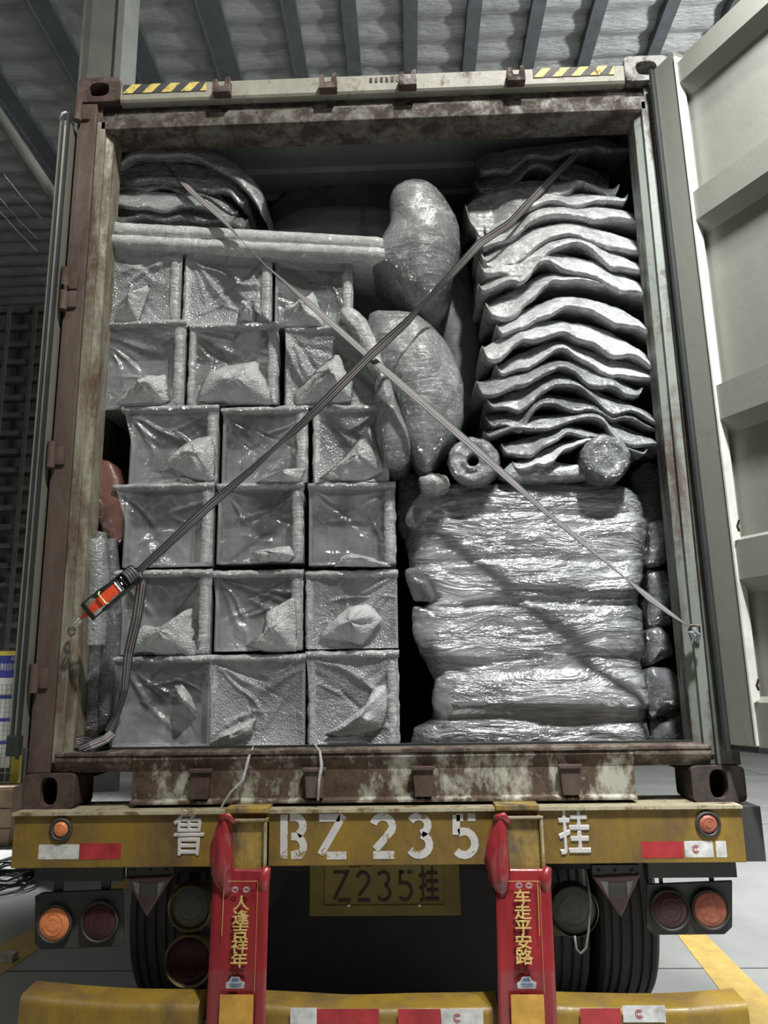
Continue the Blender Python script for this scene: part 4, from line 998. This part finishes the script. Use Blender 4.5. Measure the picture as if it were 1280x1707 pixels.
tag(pillow('wrapped_shell', [(628, 596), (645, 620), (656, 660), (672, 700), (684, 745), (680, 772), (660, 782), (643, 775), (636, 720), (626, 650)], .105, .3, .05, M['bub'], amp=.006, sc_=15, seed=9), 'narrow wrapped shell hanging beside the third row of boxes', 'shell')

# ------------------------------------------------------------------ the tall stack of nested curved panels at the right
ST = [  # top line: left, (left mid), crest, (right mid), right; thickness along it; label detail
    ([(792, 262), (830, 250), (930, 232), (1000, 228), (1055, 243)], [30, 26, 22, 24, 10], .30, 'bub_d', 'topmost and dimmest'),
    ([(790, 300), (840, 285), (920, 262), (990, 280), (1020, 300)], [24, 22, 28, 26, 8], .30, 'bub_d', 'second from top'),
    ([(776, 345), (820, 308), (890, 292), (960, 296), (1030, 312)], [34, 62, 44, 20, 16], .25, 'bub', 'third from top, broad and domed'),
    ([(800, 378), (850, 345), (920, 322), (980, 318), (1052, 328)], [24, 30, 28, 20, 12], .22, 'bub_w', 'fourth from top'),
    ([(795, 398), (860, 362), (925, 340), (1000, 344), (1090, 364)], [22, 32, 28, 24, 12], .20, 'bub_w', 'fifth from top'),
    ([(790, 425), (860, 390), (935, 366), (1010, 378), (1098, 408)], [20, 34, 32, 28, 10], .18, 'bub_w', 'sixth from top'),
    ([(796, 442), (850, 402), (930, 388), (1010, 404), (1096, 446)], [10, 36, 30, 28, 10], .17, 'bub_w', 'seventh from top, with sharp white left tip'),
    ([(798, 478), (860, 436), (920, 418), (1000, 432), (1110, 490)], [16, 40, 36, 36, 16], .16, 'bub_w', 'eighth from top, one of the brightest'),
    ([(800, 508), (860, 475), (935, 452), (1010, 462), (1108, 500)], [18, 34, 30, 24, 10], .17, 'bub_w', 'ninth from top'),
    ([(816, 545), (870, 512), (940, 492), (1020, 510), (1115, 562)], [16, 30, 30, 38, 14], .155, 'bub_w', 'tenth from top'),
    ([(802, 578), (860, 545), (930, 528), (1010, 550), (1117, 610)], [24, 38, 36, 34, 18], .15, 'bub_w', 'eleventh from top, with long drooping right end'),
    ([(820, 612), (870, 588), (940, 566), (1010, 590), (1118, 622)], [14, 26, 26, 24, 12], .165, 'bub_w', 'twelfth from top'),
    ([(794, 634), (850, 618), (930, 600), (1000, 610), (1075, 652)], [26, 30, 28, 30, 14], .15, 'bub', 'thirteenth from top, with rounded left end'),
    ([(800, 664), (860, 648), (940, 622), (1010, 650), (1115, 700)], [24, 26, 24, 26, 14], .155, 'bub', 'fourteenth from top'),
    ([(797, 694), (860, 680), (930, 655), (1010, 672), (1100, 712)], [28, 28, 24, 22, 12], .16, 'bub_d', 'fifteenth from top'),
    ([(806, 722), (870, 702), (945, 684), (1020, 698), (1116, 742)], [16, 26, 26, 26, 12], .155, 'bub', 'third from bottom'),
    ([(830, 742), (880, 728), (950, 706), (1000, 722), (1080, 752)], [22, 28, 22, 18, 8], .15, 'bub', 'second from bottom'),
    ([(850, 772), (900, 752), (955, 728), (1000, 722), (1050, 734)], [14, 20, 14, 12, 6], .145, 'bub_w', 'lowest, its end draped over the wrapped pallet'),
]
for k, (tp, th, Y, mt, dt) in enumerate(ST):
    rs = random.Random(k); q_ = rs.uniform(-42, 42); fa, fb = rs.uniform(.85, 1.75), rs.uniform(.85, 1.75); tp = [(tp[0][0]+rs.uniform(-3, 12), tp[0][1]), (tp[1][0], tp[1][1]-rs.uniform(-2, 6)), (tp[2][0]+q_, tp[2][1]+rs.uniform(-3, 4)), (tp[3][0], tp[3][1]-rs.uniform(-3, 6)), (tp[4][0]-rs.uniform(0, 14), tp[4][1])]
    b = leaf(tp, [t*(.8, fa, .7, fb, .8)[j] for j, t in enumerate(th)], Y, .55, 60+k, .0055, .055, n=44, curl=.03)
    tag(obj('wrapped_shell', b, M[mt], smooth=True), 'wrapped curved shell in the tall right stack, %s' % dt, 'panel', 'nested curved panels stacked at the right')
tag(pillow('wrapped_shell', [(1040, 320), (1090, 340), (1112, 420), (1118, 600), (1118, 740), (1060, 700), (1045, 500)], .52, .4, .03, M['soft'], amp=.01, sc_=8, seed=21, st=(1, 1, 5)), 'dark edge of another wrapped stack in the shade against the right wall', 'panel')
# rolls and wads between the stack and the pallet
def roll(u, v, rpx, Y, ln, mat, label, hole=False, seed=0, tilt=(0, 0)):
    c = pt(u, v, Y); r = rpx/F*(Y-CAMP.y); b = MB()
    prof = [(r*.02, ln), (r*.95, ln), (r, ln*.9), (r*1.02, .03), (r*.96, .0), (r*.82, -.012), (r*.5, -.004 if not hole else .0), (r*.3 if hole else r*.04, -.008)]
    if hole: prof += [(r*.26, .03), (r*.24, ln*.6)]
    b.lathe(prof, c, n=40); bmesh.ops.subdivide_edges(b.bm, edges=b.bm.edges[:], cuts=1, use_grid_fill=True); b.crumple(.009, 16, seed)
    for vv in b.bm.verts: vv.co.x += (vv.co.y-Y)*tilt[0]; vv.co.z += (vv.co.y-Y)*tilt[1]
    return tag(obj('wrapped_roll', b, mat, smooth=True), label, 'roll')
roll(1010, 763, 41, .09, .45, M['bub_d'], 'dark wrapped roll end sticking out above the pallet at the right', seed=31)
roll(788, 768, 42, .10, .3, M['bub'], 'pale wrapped roll with a hollow end behind the strap, above the pallet', hole=True, seed=32, tilt=(.2, .1))
tag(pillow('crumpled_film', [(832, 790), (860, 770), (900, 768), (940, 772), (985, 780), (990, 795), (920, 800), (850, 802)], .14, .3, .02, M['bub'], amp=.006, sc_=24, seed=33, st=(.6, 1, 1.6)), 'crumpled bubble wrap between the two wrapped rolls', 'wrapping')
tag(pillow('crumpled_film', [(700, 800), (718, 790), (742, 796), (748, 810), (730, 820), (706, 815)], .10, .15, .03, M['bub_w'], amp=.006, sc_=30, seed=34), 'small pale knot of wrapping on the upper left corner of the pallet', 'wrapping')
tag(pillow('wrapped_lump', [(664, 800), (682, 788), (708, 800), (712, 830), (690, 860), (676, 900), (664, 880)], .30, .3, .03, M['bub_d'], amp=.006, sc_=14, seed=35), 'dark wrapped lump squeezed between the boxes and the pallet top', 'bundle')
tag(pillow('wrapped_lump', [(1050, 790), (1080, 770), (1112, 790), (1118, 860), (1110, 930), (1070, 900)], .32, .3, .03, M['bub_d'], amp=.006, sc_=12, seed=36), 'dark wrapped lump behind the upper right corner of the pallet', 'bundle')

# ------------------------------------------------------------------ stretch wrapped pallet
T = thing('wrapped_pallet', 'waist high pallet load of layered goods in grey stretch film at the lower right', 'pallet', (.62, .55, .19))
prof = [  # v, left u, right u, front offset
    (1244, 688, 1148, .010), (1236, 686, 1146, .0), (1215, 690, 1090, -.005), (1200, 722, 1088, .012), (1190, 724, 1086, -.004), (1165, 722, 1088, -.03), (1130, 726, 1084, -.026), (1112, 716, 1080, .010), (1100, 712, 1078, .014),
    (1085, 700, 1080, -.012), (1050, 690, 1080, -.022), (1020, 688, 1080, -.018), (1008, 700, 1074, .012), (995, 716, 1072, -.006), (965, 700, 1076, -.026), (945, 678, 1080, -.018), (935, 682, 1082, .012), (920, 682, 1082, -.008), (890, 676, 1086, -.026), (868, 678, 1086, -.02), (858, 680, 1082, .008), (845, 694, 1080, -.010), (825, 712, 1076, -.010), (812, 724, 1066, .012), (804, 740, 1050, .05)]
b = MB(); R = []; YP = .17
pv = []
for i in range(len(prof)-1):
    for s_ in range(4):
        t = s_/4; pv.append([prof[i][j]+(prof[i+1][j]-prof[i][j])*(t*t*(3-2*t) if j == 3 else t) for j in range(4)])
pv.append(list(prof[-1]))
for i, (v, ul, ur, off) in enumerate(pv):
    ur = min(ur, 1092)
    A, B = pt(ul, v, YP), pt(ur, v, YP); ring = []; n = 44
    for j in range(n+1):
        s_ = j/n; x = A.x+(B.x-A.x)*s_; z_ = A.z
        edge = 1-min(1, min(s_, 1-s_)/.09); y = YP+off*(.55+.5*noise.noise(V((s_*2.5, i*.05, 3))))+.075*edge**2.2+.010*noise.noise(V((x*3, z_*7, 1)))
        sagg = .014*noise.noise(V((x*4, v*.02, 2)))
        y += sagg+.008*noise.noise(V((x*2.2, v*.12, 5)))
        z = A.z+(B.z-A.z)*s_+.03*noise.noise(V((x*2.5, v*.006, 8)))*(1 if 0 < i < len(pv)-1 else 0)
        ring.append(V((x, y, z)))
    ring += [V((B.x-.01, YP+.7, B.z)), V((A.x+.01, YP+.7, A.z))]
    R.append(ring)
b.loft(R); b.crumple(.003, 30, 41, stretch=(.5, 1, 2.2)); obj('stretch_wrapped_front', b, M['stretch'], T, smooth=True)
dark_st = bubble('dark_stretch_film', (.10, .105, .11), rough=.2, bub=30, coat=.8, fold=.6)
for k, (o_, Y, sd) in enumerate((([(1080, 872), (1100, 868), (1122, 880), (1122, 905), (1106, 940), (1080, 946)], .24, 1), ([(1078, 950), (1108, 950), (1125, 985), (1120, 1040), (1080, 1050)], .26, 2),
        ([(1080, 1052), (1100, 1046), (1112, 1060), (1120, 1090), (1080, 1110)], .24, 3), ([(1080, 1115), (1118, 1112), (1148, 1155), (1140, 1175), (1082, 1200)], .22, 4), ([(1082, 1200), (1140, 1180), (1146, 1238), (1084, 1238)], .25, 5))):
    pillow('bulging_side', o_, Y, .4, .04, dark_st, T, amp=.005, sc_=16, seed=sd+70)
for k, o_ in enumerate(([(722, 806), (690, 838), (676, 870), (690, 880), (735, 840)], [(690, 1012), (722, 1020), (746, 1060), (738, 1080), (700, 1080), (688, 1050)], [(730, 1130), (760, 1126), (764, 1160), (752, 1190), (738, 1205), (722, 1170)], [(676, 950), (700, 945), (716, 970), (722, 1000), (690, 1000)])):
    pillow('film_corner', o_, YP-.002, .06, .012, M['filmc'], T, amp=.006, sc_=22, seed=k+80)
b = MB(); A, B = pt(692, 1200, YP+.05), pt(1080, 1242, YP+.05); 
b.box(A.x, B.x+.15, YP+.06, YP+.6, B.z-.02, B.z+.03, .004); obj('pallet_base', b, M['black'], T)

# ------------------------------------------------------------------ long bundles against the left post
tb = thing('wrapped_tubes', 'pair of long tubes in bubble wrap standing upright against the left post', 'tube', (pt(165, 1230, .16).x, .2, .19))
b = MB(); P = [pt(u, v, .17) for u, v in ((166, 890), (162, 940), (160, 1010), (160, 1080), (158, 1150), (155, 1210), (154, 1232))]; b.tube(P, [.045, .055, .05, .045, .05, .042, .02], 18)
bmesh.ops.subdivide_edges(b.bm, edges=b.bm.edges[:], cuts=2, use_grid_fill=True); b.crumple(.006, 16, 91, stretch=(1, 1, .5)); obj('tube', b, M['bub_d'], tb, smooth=True)
b = MB(); P = [pt(u, v, .15) for u, v in ((184, 900), (186, 960), (188, 1040), (184, 1110), (178, 1180), (168, 1215))]; b.tube(P, [.02, .034, .034, .034, .03, .012], 18)
bmesh.ops.subdivide_edges(b.bm, edges=b.bm.edges[:], cuts=2, use_grid_fill=True); b.crumple(.005, 16, 92, stretch=(1, 1, .5)); obj('tube', b, M['bub_d'], tb, smooth=True)
b = MB(); P = [pt(u, v, .10) for u, v in ((160, 900), (165, 960), (162, 1020), (160, 1075))]; b.tube(P, [.03, .036, .034, .03], 18, cap=False); b.crumple(.005, 18, 93); obj('film_sleeve', b, M['filmb'], tb, smooth=True)
tag(pillow('wrapped_board', [(136, 772), (150, 766), (184, 768), (200, 800), (208, 850), (204, 900), (190, 912), (176, 895), (158, 862), (144, 820)], .16, .3, .025, M['brown'], amp=.003, sc_=8, seed=94), 'glossy reddish brown wrapped panel wedged between the left post and the boxes', 'panel')

# ------------------------------------------------------------------ straps
def ribbon(b, path, twist, wid, stripes, th=.0016):
    """striped webbing along a path of points; twist in degrees round its own line, 0 = faces us"""
    P = [V(p) for p in path]; n = len(P); rows_ = []
    for i, p in enumerate(P):
        d = (P[min(i+1, n-1)]-P[max(i-1, 0)]).normalized(); s_ = d.cross(V((0, 1, 0))).normalized(); nrm = s_.cross(d).normalized()
        a = math.radians(twist[i]); s2 = s_*math.cos(a)+nrm*math.sin(a); rows_.append((p, s2, s2.cross(d)))
    k = len(stripes); tot = sum(w_ for w_, _ in stripes); e = [0]
    for w_, _ in stripes: e.append(e[-1]+w_/tot)
    for j in range(k):
        R = [[p+s_*((e[j]-.5)*wid)-nn*th/2, p+s_*((e[j+1]-.5)*wid)-nn*th/2, p+s_*((e[j+1]-.5)*wid)+nn*th/2, p+s_*((e[j]-.5)*wid)+nn*th/2] for p, s_, nn in rows_]
        b.loft(R, mi=stripes[j][1])
def dense(ctrl, n=60):
    """ctrl: (u, v, Y, twist)"""
    Ls = [0]
    for a, c in zip(ctrl, ctrl[1:]): Ls.append(Ls[-1]+math.hypot(c[0]-a[0], c[1]-a[1]))
    pth, tw = [], []
    for k in range(n+1):
        d = Ls[-1]*k/n; i = 0
        while i < len(ctrl)-2 and Ls[i+1] < d: i += 1
        t = min(1, max(0, (d-Ls[i])/(Ls[i+1]-Ls[i]))); q = [ctrl[i][j]+(ctrl[i+1][j]-ctrl[i][j])*t for j in range(4)]
        pth.append(pt(q[0], q[1], q[2])); tw.append(q[3])
    return pth, tw
SM = [M['strap_k'], M['strap_w'], M['strap_r'], M['strap_g']]
STR = [(1.3, 0), (.6, 1), (.7, 0), (.8, 2), (.7, 1), (.8, 0), (.6, 1), (1.2, 0)]
T = thing('cargo_strap', 'striped lashing strap running from the upper left down to the right post', 'strap', pt(620, 590, -.03), 'crossed lashing straps')
b = MB(); p, t = dense([(240, 236, .30, 70), (275, 270, .2, 50), (320, 320, .12, 25), (370, 365, .07, 40), (400, 398, .06, 78), (440, 440, .04, 68), (520, 510, .015, 30), (610, 590, -.01, 28), (700, 668, -.02, 15), (800, 755, -.02, 15), (900, 845, -.01, 40), (975, 908, 0, 50), (1040, 962, -.01, 68), (1080, 995, -.015, 30), (1120, 1025, -.02, 50), (1152, 1047, -.02, 80)], 110)
ribbon(b, p, t, .032, STR); obj('webbing', b, SM, T)
b = MB(); c0 = pt(1153, 1048, -.02); c1 = pt(1156, 1068, -.02)
for a in range(5): b.tube([c0+V((.012*math.sin(a*1.3), -.006*math.cos(a*2), 0)), (c0+c1)/2+V((.018*math.cos(a*1.9), -.012, .006*math.sin(a))), c1+V((.012*math.cos(a*2.2), -.004, -.01*a/5))], .0055, 6)
obj('knot', b, [M['strap_g']], T)
b = MB(); b.tube([c0+V((.0, .01, .012)), c0+V((.025, -.0, .01)), c0+V((.03, .012, -.012)), c0+V((.0, .012, -.014))], .005, 8); obj('lashing_ring', b, M['casting'], T)
T = thing('cargo_strap', 'striped lashing strap running from the upper right down to the orange ratchet', 'strap', pt(600, 600, -.04), 'crossed lashing straps')
b = MB(); p, t = dense([(984, 228, .35, 50), (960, 258, .28, 30), (900, 318, .18, 25), (850, 372, .12, 30), (800, 405, .08, 15), (750, 460, .03, 50), (712, 497, -.0, 84), (680, 535, -.02, 50), (620, 590, -.04, 15), (560, 650, -.04, 20), (500, 710, -.03, 50), (465, 740, -.02, 84), (420, 782, -.02, 68), (350, 842, -.03, 30), (290, 898, -.04, 48), (225, 958, -.05, 60)], 110)
ribbon(b, p, t, .032, STR); obj('webbing', b, SM, T)
# the loose tail, hanging from the ratchet down into the corner
b = MB(); p, t = dense([(228, 955, -.055, 20), (236, 975, -.05, 20), (228, 1030, -.02, 35), (214, 1090, .03, 45), (208, 1150, .06, 70), (196, 1190, .09, 75), (180, 1220, .08, 40)], 40)
ribbon(b, p, t, .036, STR); obj('loose_tail', b, SM, T)
# ratchet buckle
rb = thing('ratchet_buckle', 'black ratchet buckle with orange webbing hooked to the left post', 'ratchet', pt(190, 985, -.06))
def rp(a, s_, y): # along the axis from the post (0) to the strap (1), s across
    A, B = pt(126, 1042, -.05), pt(230, 952, -.06); d = (B-A); n = V((-d.z, 0, d.x)).normalized(); return A+d*a+n*s_+V((0, y, 0))
def rbox(b, a0, a1, s0, s1, y0, y1, mi=0):
    b.loft([[rp(a0, s0, y0), rp(a0, s1, y0), rp(a0, s1, y1), rp(a0, s0, y1)], [rp(a1, s0, y0), rp(a1, s1, y0), rp(a1, s1, y1), rp(a1, s0, y1)]], mi=mi)
b = MB(); rbox(b, .38, .99, .026, .031, -.02, .012); rbox(b, .38, .99, -.031, -.026, -.02, .012); rbox(b, .74, .97, -.03, .03, -.012, .008); obj('frame', b, M['metalk'], rb, bevel=.001)
b = MB(); rbox(b, .22, .27, -.036, .034, -.03, -.018); b.tube([rp(.245, .034, -.024), rp(.5, .034, -.02), rp(.66, .03, -.01)], .003, 6); b.tube([rp(.245, -.034, -.024), rp(.5, -.034, -.02), rp(.66, -.03, -.01)], .003, 6); obj('handle', b, M['metalk'], rb)
b = MB(); b.tube([rp(.50, .027, -.024), rp(.47, .022, -.028), rp(.47, -.022, -.028), rp(.50, -.027, -.024)], .0034, 8); obj('yellow_bar', b, M['brass'], rb, smooth=True)
b = MB()
for a in (.70, .80): b.tube([rp(a, -.02, -.016), rp(a, .02, -.016)], .0012, 6)
b.tube([rp(.76, -.006, -.016), rp(.76, .004, -.016)], .0015, 6); b.lathe([(.003, 0), (.003, -.003), (.0005, -.004)], rp(.74, -.018, -.014), n=8); obj('pin', b, M['chrome'], rb)
b = MB(); R = []
for k in range(13):
    t_ = k/12; a = .12+.56*t_; w_ = .006+.013*min(1, t_*1.8); yy_ = -.012-.006*math.sin(math.pi*t_)
    R.append([rp(a, -w_, yy_), rp(a, w_, yy_), rp(a, w_, yy_+.003), rp(a, -w_, yy_+.003)])
b.loft(R); obj('orange_webbing', b, M['orange_web'], rb)
b = MB(); b.tube([rp(.14, .006, -.01), rp(.02, .006, -.012), rp(-.07, .001, -.004), rp(-.09, -.002, .02)], .0035, 8); b.tube([rp(.14, -.006, -.01), rp(.02, -.005, -.012), rp(-.06, -.003, -.006)], .003, 8); obj('hook', b, M['chrome'], rb, smooth=True)
b = MB()
for j in range(4): b.tube([rp(.86+j*.035, .024, -.018), rp(.88+j*.035, .0, -.03), rp(.86+j*.04, -.024, -.018)], .0055, 8)
obj('wound_strap', b, [M['strap_g']], rb, smooth=True)
# lashing ring on the post
b = MB(); c0 = pt(121, 1052, -.01); b.tube([c0+V((.012*math.cos(a*.785), -.006, .016*math.sin(a*.785))) for a in range(9)], .004, 8); obj('lashing_ring', b, M['casting'], CT, smooth=True)
# bundled end of strap in the bottom corner
b = MB()
p, t = dense([(130, 1240, .02, 10), (150, 1250, .0, 20), (165, 1240, .02, 10), (140, 1232, .03, 10), (128, 1236, .02, 0)], 24); ribbon(b, p, t, .028, STR)
p, t = dense([(132, 1250, .01, 0), (150, 1243, .0, 20), (176, 1232, .02, 10), (188, 1222, .05, 0)], 24); ribbon(b, p, t, .034, STR)
tag(obj('strap_bundle', b, SM), 'black and white striped strap end bunched in the lower left corner', 'strap')
# strands of torn film trailing over the sill
for P, lb in (([(422, 1245), (415, 1262), (405, 1300), (385, 1320), (372, 1340), (366, 1352)], 'thin strand of torn film trailing over the sill towards the left bracket'),
              ([(522, 1238), (533, 1252), (536, 1275), (532, 1300), (530, 1334)], 'twisted strand of torn film hanging over the middle of the sill')):
    b = MB(); b.tube([pt(u, v, -.035 if i > 1 else .02-.03*i) for i, (u, v) in enumerate(P)], [.002, .004, .005, .004, .003, .002][:len(P)], 6); b.crumple(.002, 60, 3)
    tag(obj('film_strand', b, M['filmstr'], smooth=True), lb, 'strand')
